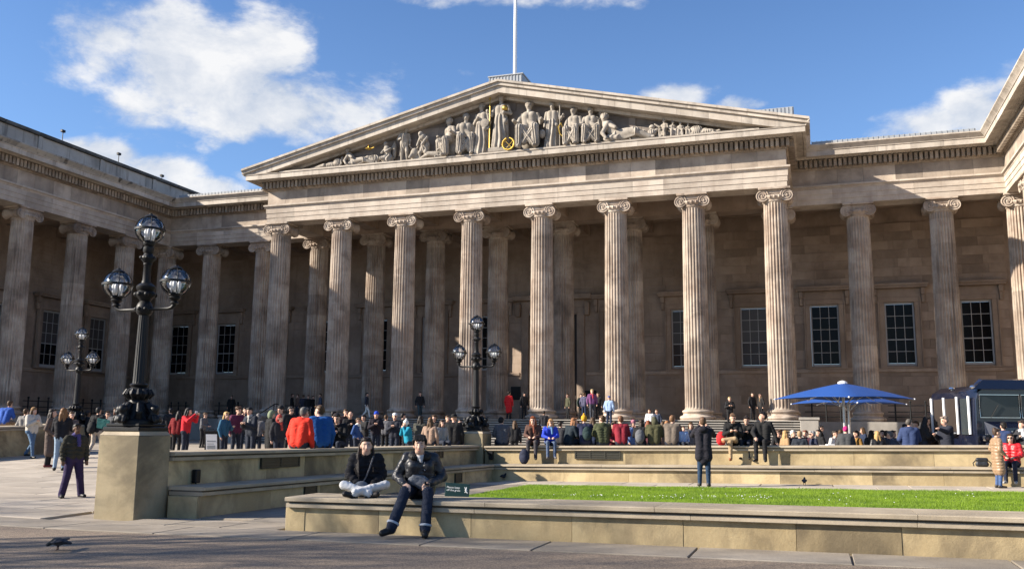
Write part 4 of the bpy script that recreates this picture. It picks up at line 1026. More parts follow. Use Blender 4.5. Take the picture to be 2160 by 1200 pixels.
parasol((q[0], 33.2, .3), 3.15, 2.50, 3.04, R_(48), 'nearer blue square parasol over the cafe tables')
q = wp(1793, 930, Y=37.6)
parasol((q[0], 37.6, .37), 2.95, 2.45, 2.90, R_(52), 'farther blue parasol peeping out below the nearer one')
# ------------------------------------------------------------------ food truck
M['navy'] = plain('navy_paint', (.004, .006, .017), .25, 0, .6, .05, 3, coat=.6)
M['glass'] = plain('truck_glass', (.035, .042, .046), .08, 0, .4, .3, 1.5)
M['chrome'] = plain('chrome', (.7, .7, .7), .15, 1.0)
q = wp(2060, 930, Y=30.9)
ft = thing('food_truck', 'dark navy vintage food truck with rounded roof beyond the cafe tables', 'food truck', (q[0], 30.9, .25), R_(19))
def profx(z0, z1, w, r, n=5):
    return z0, z1, w, r
# body: x across the front (width), y lengthways, nose toward the lawn
W_, LN = 2.75, 3.0
mb = MB()
sec = [(0, .35), (W_, .35), (W_+.03, 1.2), (W_, 2.15), (W_-.10, 2.42), (W_-.40, 2.60), (W_/2, 2.68), (.40, 2.60), (.10, 2.42), (0, 2.15), (-.03, 1.2)]
n = len(sec); ysl = [(0, .0), (.10, -.0), (LN, 0)]
vs = []
for (yv, sh) in ((-.02, .04), (.12, 0), (LN-.12, 0), (LN, .05)):
    for (x, z) in sec: vs.append((W_/2+(x-W_/2)*(1-sh), yv, 1.4+(z-1.4)*(1-sh*.7)))
fs = [tuple(range(n))[::-1], tuple(range(3*n, 4*n))]
for i in range(3):
    for k in range(n): k2 = (k+1) % n; fs.append((i*n+k, i*n+k2, (i+1)*n+k2, (i+1)*n+k))
mb.add(vs, fs); body = obj('body', mb, M['navy'], ft, smooth=30, fix=True)
mb = MB(); mb.add([(-.10, -.20, 2.46), (W_+.10, -.20, 2.46), (W_+.10, .1, 2.46), (-.10, .1, 2.46), (.25, -.12, 2.74), (W_-.25, -.12, 2.74), (W_-.25, .1, 2.78), (.25, .1, 2.78)], [(0, 3, 2, 1), (4, 5, 6, 7), (0, 1, 5, 4), (1, 2, 6, 5), (2, 3, 7, 6), (3, 0, 4, 7)]); obj('sun_visor', mb, M['navy'], body)
for k in range(2):
    x0 = .14 + k*1.26; mb = MB(); mb.cbox((x0, -.055, 1.62), (x0+1.2, -.015, 2.30), .03); w_ = obj('windscreen', mb, M['glass'], body)
    mb = MB(); mb.tube([(x0, -.05, 1.62), (x0+1.2, -.05, 1.62), (x0+1.2, -.05, 2.30), (x0, -.05, 2.30)], .022, 6, closed=True); obj('seal', mb, M['chrome'], w_)
    mb = MB(); mb.tube([(x0+.3, -.07, 1.60), (x0+.55, -.08, 2.0)], .008, 5); obj('wiper', mb, M['iron'], w_)
mb = MB(); mb.add([(.25, -.05, .55), (W_-.25, -.05, .55), (W_-.4, -.35, .6), (.4, -.35, .6), (.25, -.03, 1.50), (W_-.25, -.03, 1.50), (W_-.5, -.32, 1.32), (.5, -.32, 1.32)], [(0, 1, 2, 3), (4, 7, 6, 5), (0, 4, 5, 1), (1, 5, 6, 2), (2, 6, 7, 3), (3, 7, 4, 0)]); bn = obj('bonnet', mb, M['navy'], ft, fix=True)
mb = MB()
for k in range(9): mb.box((.55, -.36, .68+k*.065), (W_-.55, -.33, .70+k*.065))
obj('grille', mb, M['chrome'], bn)
for x in (.22, W_-.22): mb = MB(); mb.lathe([(.001, 0), (.10, .01), (.13, .05), (.12, .16)], 16, (x, -.14, 1.0), axis='y'); h_ = obj('headlight', mb, M['chrome'], ft, smooth=40)
for x in (.02, W_-.02):
    for y in (.7, LN-.9): mb = MB(); mb.lathe([(.33, -.1), (.35, -.06), (.35, .06), (.33, .1)], 20, (x, y, .35), axis='x'); w_ = obj('wheel', mb, M['iron'], ft, smooth=40); mb = MB(); mb.lathe([(.18, -.12), (.15, .12)], 14, (x, y, .35), axis='x'); obj('rim', mb, M['chrome'], w_)
mb = MB(); mb.cbox((-.06, .25, 1.10), (-.028, .75, 2.2), .01); obj('door_window', mb, M['glass'], body)
mb = MB(); mb.box((-.05, 1.05, 1.20), (-.032, 2.5, 2.22)); hatch = obj('serving_hatch', mb, M['door'], body)
for y in (.18, .90, 1.75, 2.6): mb = MB(); mb.box((-.10, y-.045, 1.12), (-.061, y+.045, 2.26)); obj('light_strip', mb, M['white'], body)
mb = MB(); mb.cbox((-.30, 1.0, 1.12), (-.052, 2.55, 1.17), .01); obj('counter', mb, M['alu'], body)
for y in (-.1, 1.2): mb = MB(); mb.sphere((-.06, y, 2.52), (.09, .09, .07), 10, 6); obj('roof_lamp', mb, M['chrome'], body)
mb = MB(); mb.cbox((-.09, -.50, .38), (W_+.09, -.40, .52), .03); obj('bumper', mb, M['chrome'], ft)
# ------------------------------------------------------------------ cafe furniture behind the wall
M['cafe'] = plain('cafe_table_top', (.50, .50, .48), .4)
for i, (u, Y) in enumerate(((1660, 34.0), (1745, 33.2), (1835, 34.6), (1880, 33.4))):
    p = wp(u, 920, Y=Y); t = thing('cafe_table', ['grey cafe table at the end of the steps', 'grey cafe table with white boxes under the parasol', 'grey cafe table behind the person in the pink hat', 'grey cafe table beside the man in the navy coat'][i], 'table', (p[0], Y, ground_z(p[0], Y)), 0, 'cafe tables')
    mb = MB(); mb.lathe([(.40, .72), (.41, .735), (.40, .75)], 24); obj('tabletop', mb, M['cafe'], t, smooth=40)
    mb = MB(); mb.tube([(0, 0, .02), (0, 0, .72)], .035, 8); obj('leg', mb, M['iron'], t); mb = MB(); mb.lathe([(.24, 0), (.24, .02), (.05, .05)], 16); obj('foot', mb, M['iron'], t)
p = wp(1745, 915, Y=33.2)
for k, (dx, dy, w, h) in enumerate(((-.12, 0, .16, .09), (.08, .05, .13, .12))):
    mb = MB(); mb.cbox((-w, -.10, 0), (w, .10, h), .01); tag(obj('takeaway_box', mb, M['white'], None, (p[0]+dx, 33.2+dy, ground_z(p[0], 33.2)+.755), (0, 0, .3*k)), ['flat white takeaway box on the cafe table under the parasol', 'taller white takeaway box on the cafe table under the parasol'][k], 'box', 'takeaway boxes')
# ------------------------------------------------------------------ bare plane trees standing to the left of the viewpoint; they throw the dapple on the foreground
M['bark'] = plain('plane_tree_bark', (.16, .13, .10), .9, var=.35, scale=5, bump=.4)
def tree(P, H, seed, label):
    r = random.Random(seed); t = thing('plane_tree', label, 'tree', P, 0, 'bare plane trees')
    tr = MB(); br = MB()
    def limb(p, d, L, rad, lvl):
        pts = [p]; rs = [rad]; q = Vector(p); dd = Vector(d).normalized(); k = 5
        for i in range(k):
            dd = (dd + Vector((r.uniform(-.16, .16), r.uniform(-.16, .16), r.uniform(-.04, .12)))).normalized(); q = q+dd*L/k; pts.append(q.copy()); rs.append(rad*(1-.62*(i+1)/k))
        (tr if lvl == 0 else br).tube(pts, rs, 8 if lvl < 2 else 4)
        if lvl < 4:
            for i in range({0: 8, 1: 6, 2: 5, 3: 4}[lvl]):
                j = r.randint(2 if lvl else 2, k); a = r.uniform(0, 6.28); up = r.uniform(.15, .9)
                nd = Vector((math.cos(a), math.sin(a), up)) + dd*.6; limb(pts[j], nd, L*r.uniform(.45, .68), rs[j]*.62, lvl+1)
    limb(Vector((0, 0, -.1)), (0, 0, 1), H*.5, .30, 0)
    obj('trunk', tr, M['bark'], t, smooth=60); obj('branches', br, M['bark'], t, smooth=60)
for i, (x, y, H) in enumerate(((-17.5, -1.5, 15), (-23.5, 1.5, 16), (-30, 2.5, 15), (-26.5, -2.0, 17))):
    tree((x, y, ground_z(x, y)), H, 11+i, ['tall bare plane tree nearest the viewpoint', 'tall bare plane tree second from the viewpoint', 'tall bare plane tree nearest the left wing', 'broad bare plane tree set back from the gravel path'][i])
# ------------------------------------------------------------------ sculpture in the pediment
def statue(name, prims, P, rz, sc_=1.0, h=.026, k=.035):
    return link(name, sdf_mesh(name, prims, h, [M['statue']], k), mus, P, (0, 0, rz))
def st_head(c, s=1.0): x, y, z = c; return [('e', (x, y, z), (.13*s, .15*s, .18*s), 0), ('e', (x, y+.04*s, z+.07*s), (.16*s, .16*s, .14*s), 0, 3), ('c', (x, y-.13*s, z-.02*s), (x, y-.15*s, z-.05*s), .03*s, .03*s, 0), ('c', (x, y, z-.1*s), (x, y+.03*s, z-.32*s), .085*s, .10*s, 0)]
def st_stand(H, robe=True, lean=0., armL='down', armR='down'):
    s = H/2.6; P = []
    P += [('c', (-.10*s, 0, 1.35*s), (-.10*s, 0, 1.95*s), .20*s, .20*s, 0), ('c', (.10*s, 0, 1.35*s), (.10*s, 0, 1.95*s), .20*s, .20*s, 0)]
    if robe: P += [('c', (0, 0, 1.4*s), (-.02*s, 0, .14*s), .28*s, .40*s, 0, 2), ('c', (.18*s, -.10*s, 1.1*s), (.20*s, -.16*s, .1*s), .10*s, .13*s, 0), ('c', (-.25*s, .0, 1.9*s), (.25*s, -.16*s, 1.25*s), .09*s, .13*s, 0)]
    else: P += [('c', (-.13*s, 0, 1.35*s), (-.16*s, -.03, .75*s), .15*s, .12*s, 0), ('c', (-.16*s, -.03, .75*s), (-.16*s, 0, .08*s), .11*s, .075*s, 0), ('c', (.13*s, 0, 1.35*s), (.20*s, -.12*s, .75*s), .15*s, .12*s, 0), ('c', (.20*s, -.12*s, .75*s), (.22*s, .02, .08*s), .11*s, .075*s, 0), ('c', (-.16*s, 0, .07*s), (-.18*s, -.22*s, .05*s), .07*s, .06*s, 0), ('c', (.22*s, 0, .07*s), (.25*s, -.22*s, .05*s), .07*s, .06*s, 0), ('e', (0, 0, 1.2*s), (.26*s, .2*s, .32*s), 0, 2)]
    for sx, arm in ((-1, armL), (1, armR)):
        sh = (sx*.30*s, 0, 2.0*s)
        el, wr = {'down': ((sx*.40*s, .02, 1.6*s), (sx*.40*s, -.12*s, 1.25*s)), 'hold': ((sx*.45*s, -.02, 1.65*s), (sx*.22*s, -.30*s, 1.65*s)), 'out': ((sx*.46*s, -.05*s, 1.62*s), (sx*.62*s, -.18*s, 1.82*s)), 'chest': ((sx*.42*s, -.05, 1.62*s), (sx*.10*s, -.28*s, 1.80*s))}[arm]
        P += [('c', sh, el, .105*s, .085*s, 0), ('c', el, wr, .08*s, .06*s, 0), ('e', wr, (.075*s, .075*s, .085*s), 0)]
    P += st_head((lean*s, -.04*s, 2.40*s), s)
    return P
def st_sit(H, rest='lap', wide=1.0):
    s = H/2.0; P = [('e', (0, .18*s, .45*s), (.42*s, .34*s, .45*s), 0)]        # seat block under the robe
    P += [('c', (-.11*s, .10*s, .85*s), (-.11*s, .02*s, 1.38*s), .21*s, .21*s, 0), ('c', (.11*s, .10*s, .85*s), (.11*s, .02*s, 1.38*s), .21*s, .21*s, 0)]
    for sx in (-1, 1):
        kx = sx*.24*s*wide; P += [('c', (sx*.15*s, .05*s, .80*s), (kx, -.42*s, .82*s), .20*s, .15*s, 0, 2), ('c', (kx, -.42*s, .80*s), (kx+sx*.04*s, -.38*s, .16*s), .15*s, .13*s, 0, 2), ('c', (kx, -.40*s, .07*s), (kx, -.62*s, .05*s), .08*s, .06*s, 0)]
        el, wr = ((sx*.44*s, -.02*s, 1.05*s), (sx*.28*s, -.36*s, .98*s)) if rest == 'lap' else ((sx*.48*s, -.02*s, 1.08*s), (sx*.55*s, -.32*s, 1.15*s))
        P += [('c', (sx*.31*s, .02*s, 1.42*s), el, .11*s, .09*s, 0), ('c', el, wr, .085*s, .065*s, 0), ('e', wr, (.08*s, .08*s, .07*s), 0)]
    P += [('c', (-.2*s, -.40*s, .74*s), (.2*s, -.36*s, .22*s), .12*s, .12*s, 0, 2), ('c', (.2*s, -.40*s, .74*s), (-.14*s, -.36*s, .25*s), .11*s, .12*s, 0, 2), ('c', (-.26*s, .0, 1.42*s), (.24*s, -.16*s, .95*s), .08*s, .12*s, 0)]
    P += st_head((0, -.06*s, 1.80*s), s)
    return P
def st_recline(L, s, flip=1):
    f = flip; P = [('c', (-.1*f*s, 0, .28*s), (-.45*f*s, 0, .72*s), .24*s, .22*s, 0), ('c', (-.05*f*s, -.05*s, .26*s), (.62*f*s, -.18*s, .34*s), .23*s, .16*s, 0, 2), ('c', (.62*f*s, -.18*s, .34*s), (1.15*f*s, -.10*s, .12*s), .15*s, .10*s, 0), ('c', (.0, .1*s, .22*s), (1.05*f*s, .12*s, .16*s), .2*s, .12*s, 0, 2),
         ('c', (1.15*f*s, -.10*s, .10*s), (1.32*f*s, -.14*s, .10*s), .07*s, .05*s, 0), ('c', (-.42*f*s, -.2*s, .75*s), (-.62*f*s, -.3*s, .35*s), .10*s, .08*s, 0), ('c', (-.62*f*s, -.3*s, .35*s), (-.45*f*s, -.42*s, .10*s), .08*s, .06*s, 0), ('c', (-.5*f*s, -.12*s, .78*s), (-.1*f*s, -.34*s, .52*s), .10*s, .07*s, 0),
         ('e', (-.2*f*s, .05, .16*s), (.5*s, .35*s, .2*s), 0, 2)]
    return P + st_head((-.58*f*s, -.08*s, 1.02*s), s)
YS = D-H_-.46
SC = 13.7/418.0
def ped(u, v0=None):
    p = wp(u, 300, Y=YS); return p[0]
ZL = ZP+.14
def zat(u, v): return wp(u, v, Y=YS)[2]
def hgt(u, v): return zat(u, v) - ZL - .12
# (picture column, top row) of each figure gives its place along the ledge and its height
s9 = statue('standing_statue', st_stand(hgt(1057, 197)-.30, armL='out', armR='hold'), (ped(1057), YS, ZL+.30), 0)
mb = MB(); mb.cbox((-.75, -.55, 0), (.75, .45, .30), .03); obj('statue_plinth', mb, M['statue'], mus, (ped(1058), YS, ZL))
mb = MB(); h = hgt(1036, 207); mb.tube([(0, 0, 0), (0, 0, h-.1)], [.04, .03], 8); mb.sphere((0, 0, h-.05), (.07, .07, .14), 8, 6); obj('gilded_spear', mb, M['gold'], mus, (ped(1036), YS-.30, ZL+.05))
mb = MB(); mb.sphere((0, 0, 0), .20, 14, 10); obj('gilded_globe', mb, M['gold'], mus, (ped(1069), YS-.42, zat(1069, 233)), smooth=60)
mb = MB()
pts = [(.36*math.cos(a)*(1+.05*math.sin(9*a)), 0, .36*math.sin(a)) for a in [math.pi/2+.35+ (2*math.pi-.7)*i/30 for i in range(31)]]; mb.tube(pts, .06, 7)
for i in range(28): a = math.pi/2+.35+(2*math.pi-.7)*i/27; mb.sphere((.39*math.cos(a+.05), -.05, .39*math.sin(a+.05)), (.075, .04, .05), 6, 4)
mb.tube([(-.25, 0, .25), (.2, 0, -.25)], .03, 6); mb.tube([(.28, 0, .2), (-.15, 0, -.3)], .03, 6)
obj('gilded_wreath', mb, M['gold'], mus, (ped(1079), YS-.58, ZL+.42), smooth=60)
statue('standing_statue', st_stand(hgt(1017, 215), armL='chest', armR='down', lean=-.03), (ped(1017), YS, ZL), R_(-12))
mb = MB(); mb.lathe([(.30, 0), (.28, .05), (.1, .08)], 18, axis='y'); obj('round_shield', mb, M['statue'], mus, (ped(1026), YS-.40, zat(1026, 264)))
statue('seated_statue', st_sit(hgt(982, 236), 'lap'), (ped(982), YS+.05, ZL), R_(20)); statue('seated_statue', st_sit(hgt(950, 245), 'out', 1.1), (ped(948), YS+.05, ZL), R_(-35))
statue('reclining_statue', st_recline(1.4, 1.0, -1), (ped(926), YS-.1, ZL), 0)
statue('seated_statue', st_sit(hgt(1116, 212), 'out', 1.25), (ped(1116), YS+.05, ZL+.05), R_(4))
statue('standing_statue', st_stand(hgt(1165, 213), armL='down', armR='out'), (ped(1165), YS, ZL), R_(6))
mb = MB(); mb.tube([(0, 0, 0), (0, 0, hgt(1183, 213))], .035, 8); obj('stone_spear', mb, M['statue'], mus, (ped(1183), YS-.25, ZL))
mb = MB(); mb.sphere((0, 0, 0), (.22, .2, .30), 12, 8); mb.sphere((-.06, -.17, .07), .05, 6, 4); mb.sphere((.08, -.17, .07), .05, 6, 4); mb.sphere((0, -.17, -.10), (.09, .06, .05), 6, 4); obj('stone_mask', mb, M['statue'], mus, (ped(1147), YS-.35, ZL+.95), smooth=60)
statue('seated_statue', st_sit(hgt(1209, 223), 'lap'), (ped(1210), YS+.05, ZL), R_(-8)); statue('seated_statue', st_sit(hgt(1244, 223), 'lap', 1.2), (ped(1246), YS+.05, ZL), R_(10))
mb = MB(); mb.tube([(0, 0, 0), (-.28, 0, .3), (-.38, 0, .75), (-.2, 0, 1.0)], .045, 6); mb.tube([(0, 0, 0), (-.05, 0, .5), (-.2, 0, 1.0)], .02, 6); obj('gilded_harp', mb, M['gold'], mus, (ped(1193), YS-.35, ZL+.55))
mb = MB(); mb.tube([(0, 0, 0), (-.1, 0, 1.0)], [.10, .035], 8); obj('stone_pipe', mb, M['statue'], mus, (ped(1268), YS-.3, ZL+.55))
statue('standing_statue', st_stand(hgt(1266, 228)*.98, robe=True, armL='hold'), (ped(1265), YS+.25, ZL), R_(25))
statue('reclining_statue', st_recline(1.5, hgt(1300, 233)/1.25, 1), (ped(1308), YS-.05, ZL), 0)
statue('reclining_statue', st_recline(1.0, .55, 1), (ped(1340), YS-.1, ZL), R_(8))
statue('carved_urn', [('e', (0, 0, .45), (.28, .26, .24), 0, 3), ('c', (0, 0, .1), (0, 0, .4), .2, .09, 0), ('c', (0, 0, .7), (0, 0, .78), .12, .2, 0)], (ped(1376), YS, ZL), 0)
statue('carved_plant', [('c', (0, 0, 0), (0, 0, .8), .1, .04, 0)] + [('c', (0, 0, .3+.12*i), (.3*math.cos(2.4*i), .2*math.sin(2.4*i), .5+.12*i), .07, .05, 0) for i in range(5)], (ped(1392), YS, ZL), 0)
for u, v in ((1402, 248), (1420, 252), (1436, 254), (1452, 257)): statue('crouching_statue', st_sit(max(.6, hgt(u, v)), 'lap'), (ped(u), YS, ZL), R_(rng.uniform(-40, 40)), h=.025, k=.025)
statue('carved_tortoise', [('e', (0, 0, .18), (.5, .3, .2), 0, 3), ('c', (.45, 0, .16), (.68, -.03, .22), .1, .08, 0), ('c', (.3, -.25, .08), (.42, -.32, .04), .08, .05, 0), ('c', (-.3, -.25, .08), (-.42, -.32, .04), .08, .05, 0)], (ped(1494), YS, ZL), 0)
statue('bowed_statue', [('c', (0, .1, 1.1), (0, -.25, 1.55), .26, .24, 0), ('e', (0, -.05, .9), (.33, .3, .45), 0, 2), ('c', (-.1, 0, .9), (-.25, -.25, .5), .17, .13, 0), ('c', (-.25, -.25, .5), (-.22, -.1, .05), .12, .09, 0), ('c', (.1, 0, .9), (.2, -.2, .5), .17, .13, 0), ('c', (.2, -.2, .5), (.2, -.1, .05), .12, .09, 0), ('c', (-.3, -.2, 1.5), (-.35, -.4, 1.0), .1, .08, 0), ('c', (.3, -.2, 1.5), (.1, -.45, 1.0), .1, .08, 0)] + st_head((-.1, -.42, 1.72), .95), (ped(897), YS, ZL), R_(-15))
statue('standing_statue', st_stand(hgt(855, 264), robe=False, armL='hold', armR='down', lean=.1), (ped(853), YS, ZL), R_(20))
mb = MB(); mb.tube([(0, 0, 0), (.28, -.05, 1.55)], .03, 6); obj('stone_spear', mb, M['statue'], mus, (ped(848), YS-.35, ZL+.35))
statue('carved_bull_head', [('e', (0, 0, .5), (.3, .34, .42), 0), ('c', (-.05, -.15, .5), (-.18, -.4, .2), .17, .11, 0), ('c', (-.15, 0, .85), (-.35, -.1, 1.05), .07, .03, 0), ('c', (.15, 0, .85), (.3, -.1, 1.05), .07, .03, 0), ('e', (.1, .1, .2), (.4, .3, .25), 0)], (ped(876), YS, ZL), 0)
statue('kneeling_statue', [('c', (0, .05, .5), (-.05, -.05, 1.05), .25, .22, 0), ('e', (0, 0, .32), (.42, .36, .34), 0, 2), ('c', (.1, -.1, .4), (-.28, -.35, .35), .17, .13, 0, 2), ('c', (.25, -.05, 1.0), (.05, -.35, .75), .09, .07, 0), ('c', (-.28, -.05, 1.0), (-.25, -.38, .7), .09, .07, 0), ('e', (.42, .18, .95), (.14, .12, .62), 0, 3), ('c', (.3, .15, 1.1), (.45, .15, 1.5), .12, .05, 0)] + st_head((-.12, -.14, 1.36), .9), (ped(819), YS, ZL), R_(-10))
statue('reclining_statue', st_recline(1.2, 1.12, 1) , (ped(752), YS, ZL), R_(180+8) if False else R_(0))
mb = MB(); mb.lathe([(.02, 0), (.20, .06), (.22, .12), (.05, .16), (.03, .3), (.1, .34)], 14); mb.tube([(.2, 0, .1), (.42, 0, .16)], .05, 6); obj('gilded_lamp', mb, M['gold'], mus, (ped(783), YS-.35, zat(783, 320)), smooth=50)
statue('carved_rock', [('e', (0, 0, .2), (.6, .3, .28), 0, 3), ('e', (-.8, 0, .12), (.5, .25, .18), 0, 3), ('e', (.5, -.1, .3), (.3, .25, .35), 0, 3), ('c', (-.5, -.2, .2), (-1.6, -.1, .08), .15, .08, 0)], (ped(703), YS-.05, ZL), 0)
statue('carved_rock', [('e', (0, 0, .12), (.35, .25, .2), 0, 3), ('e', (.4, 0, .1), (.3, .2, .14), 0, 3)], (ped(1466), YS, ZL), 0)

statue('reclining_statue', st_recline(1.0, .62, -1), (ped(716), YS-.1, ZL), 0)
statue('carved_rock', [('e', (0, 0, .35), (.45, .3, .42), 0, 3), ('e', (.4, 0, .2), (.4, .25, .28), 0, 3)], (ped(1352), YS+.1, ZL), 0)
statue('carved_rock', [('e', (0, 0, .3), (.4, .25, .36), 0, 3), ('e', (.5, 0, .2), (.3, .2, .25), 0, 3)], (ped(1470), YS, ZL), 0)
statue('carved_shrub', [('c', (0, 0, 0), (0, 0, .75), .12, .06, 0)] + [('e', (.22*math.cos(2.4*i), .15*math.sin(2.4*i), .35+.13*i), (.17, .13, .12), 0, 3) for i in range(5)], (ped(1385), YS+.15, ZL), 0)
statue('carved_altar', [('c', (-.2, .1, .1), (-.2, .1, .9), .22, .2, 0), ('c', (.2, .1, .1), (.2, .1, .9), .22, .2, 0), ('c', (-.3, .1, .95), (.3, .1, .95), .2, .2, 0)], (ped(1003), YS+.2, ZL), 0)
statue('carved_ram', [('e', (0, 0, .42), (.5, .26, .32), 0, 3), ('c', (-.4, -.1, .55), (-.62, -.2, .45), .16, .1, 0), ('c', (-.3, -.1, .2), (-.3, -.12, .04), .08, .06, 0), ('c', (.3, -.1, .2), (.3, -.12, .04), .08, .06, 0)], (ped(788), YS+.1, ZL), 0)
# ------------------------------------------------------------------ people
def V3(*a): return np.array(a, float)
def hand(wr, fdir, pdir, side, mat, curl=.5, s=1.0):
    """palm, four unequal bent fingers and a thumb; fdir: along the fingers, pdir: out of the palm, side: towards the thumb"""
    f, p, t = [np.array(x, float)/np.linalg.norm(x) for x in (fdir, pdir, side)]
    P = [('c', wr + t*.022*s + f*.015*s, wr + t*.026*s + f*.075*s, .017*s, .015*s, mat), ('c', wr + f*.015*s, wr + f*.082*s, .018*s, .015*s, mat), ('c', wr - t*.022*s + f*.015*s, wr - t*.026*s + f*.072*s, .017*s, .014*s, mat)]
    for o, L in ((.030, .070), (.010, .080), (-.010, .074), (-.030, .058)):
        a = wr + t*o*s + f*.082*s; c1 = math.cos(curl), math.sin(curl); c2 = math.cos(curl*2.1), math.sin(curl*2.1)
        b = a + (f*c1[0]+p*c1[1])*L*.5*s; c = b + (f*c2[0]+p*c2[1])*L*.5*s
        P += [('c', a, b, .0098*s, .0092*s, mat), ('c', b, c, .0092*s, .0075*s, mat)]
    a = wr + t*.03*s + f*.02*s; b = a + (t*.75+f*.6+p*.25)*.045*s; c = b + (f*.85+t*.1+p*.35)*.034*s
    return P + [('c', a, b, .013*s, .011*s, mat), ('c', b, c, .011*s, .0085*s, mat)]
def head_prims(c, s, SK, EY, LIP, yaw=0., pitch=0., fine=False):
    c = np.array(c, float)
    cy, sy, cp, sp = math.cos(yaw), math.sin(yaw), math.cos(pitch), math.sin(pitch)
    def L(x, y, z):
        y, z = y*cp - z*sp, y*sp + z*cp
        return c + np.array([x*cy - y*sy, x*sy + y*cy, z])*s
    P = [('e', L(0, .012, .030), (.075*s, .092*s, .088*s), SK), ('e', L(0, -.030, -.045), (.058*s, .062*s, .072*s), SK), ('c', L(-.03, -.035, -.085), L(.03, -.035, -.085), .026*s, .026*s, SK),
         ('c', L(0, -.084, .012), L(0, -.099, -.024), .009*s, .0135*s, SK)]
    for sx in (-1, 1):
        P += [('e', L(sx*.078, .012, -.01), (.014*s, .022*s, .034*s), SK), ('e', L(sx*.030, -.0690, .014), (.0125*s, .0085*s, .0048*s), EY), ('c', L(sx*.018, -.0765, .034), L(sx*.045, -.0665, .038), .0034*s, .003*s, EY)]
        if fine: P += [('e', L(sx*.042, -.062, -.022), (.022*s, .018*s, .02*s), SK)]
    P += [('c', L(-.019, -.086, -.062), L(.019, -.086, -.062), .0085*s, .0085*s, LIP)]
    return P, L
SLOT = dict(top=0, bottom=1, shoe=2, skin=3, dark=4, lip=5, extra=6)
def joints(pose, s, lean=0., o=None):
    """forward is -y, right of the picture is +x when facing the viewer"""
    J = {}
    if pose in ('stand', 'walk', 'long', 'wide'):
        J['hip'] = [V3(-.09, 0, .92), V3(.09, 0, .92)]; J['chest'] = V3(0, -.0-lean*.3, 1.27); J['neck'] = V3(0, .0-lean*.5, 1.46); J['head'] = V3(0, -.035-lean*.62, 1.615)
        if pose == 'walk': J['knee'] = [V3(-.10, -.19, .51), V3(.10, .03, .49)]; J['ank'] = [V3(-.10, -.26, .09), V3(.10, .32, .16)]
        elif pose == 'wide': J['knee'] = [V3(-.15, -.03, .49), V3(.15, -.03, .49)]; J['ank'] = [V3(-.22, .0, .09), V3(.22, .01, .09)]
        else: J['knee'] = [V3(-.10, -.02, .49), V3(.10, -.025, .49)]; J['ank'] = [V3(-.105, .02, .09), V3(.115, .01, .09)]
    else:                                           # seated on an edge, origin at the seat
        J['hip'] = [V3(-.09, 0, .10), V3(.09, 0, .10)]; J['chest'] = V3(0, -.02-lean*.3, .46); J['neck'] = V3(0, -.03-lean*.5, .64); J['head'] = V3(0, -.07-lean*.65, .79)
        J['knee'] = [V3(-.12, -.43, .12), V3(.12, -.43, .12)]; J['ank'] = [V3(-.12, -.44, -.34), V3(.12, -.44, -.34)]
        if pose == 'crossleg': J['knee'] = [V3(-.10, -.43, .13), V3(.03, -.44, .20)]; J['ank'] = [V3(-.10, -.40, -.33), V3(-.30, -.42, .17)]
    J['toe'] = [a + V3(-.03 if i == 0 else .03, -.15, -.055) for i, a in enumerate(J['ank'])]
    if o: J.update(o)
    return {k: ([x*s for x in v] if isinstance(v, list) else v*s) for k, v in J.items()}
ARMS = {'down': ((.27, .03, -.28), (.27, -.05, -.53)), 'phone': ((.25, -.10, -.27), (.09, -.30, -.18)), 'raised': ((.27, -.20, -.12), (.11, -.36, .10)), 'lap': ((.25, -.06, -.26), (.10, -.28, -.32)), 'pocket': ((.29, .05, -.27), (.22, -.12, -.42)),
        'chest': ((.25, -.08, -.27), (.03, -.22, -.14)), 'face': ((.24, -.16, -.20), (.07, -.19, .04)), 'knees': ((.25, -.16, -.24), (.13, -.38, -.38)), 'side': ((.30, .06, -.28), (.36, .02, -.50)), 'point': ((.30, -.18, -.10), (.36, -.46, -.02))}
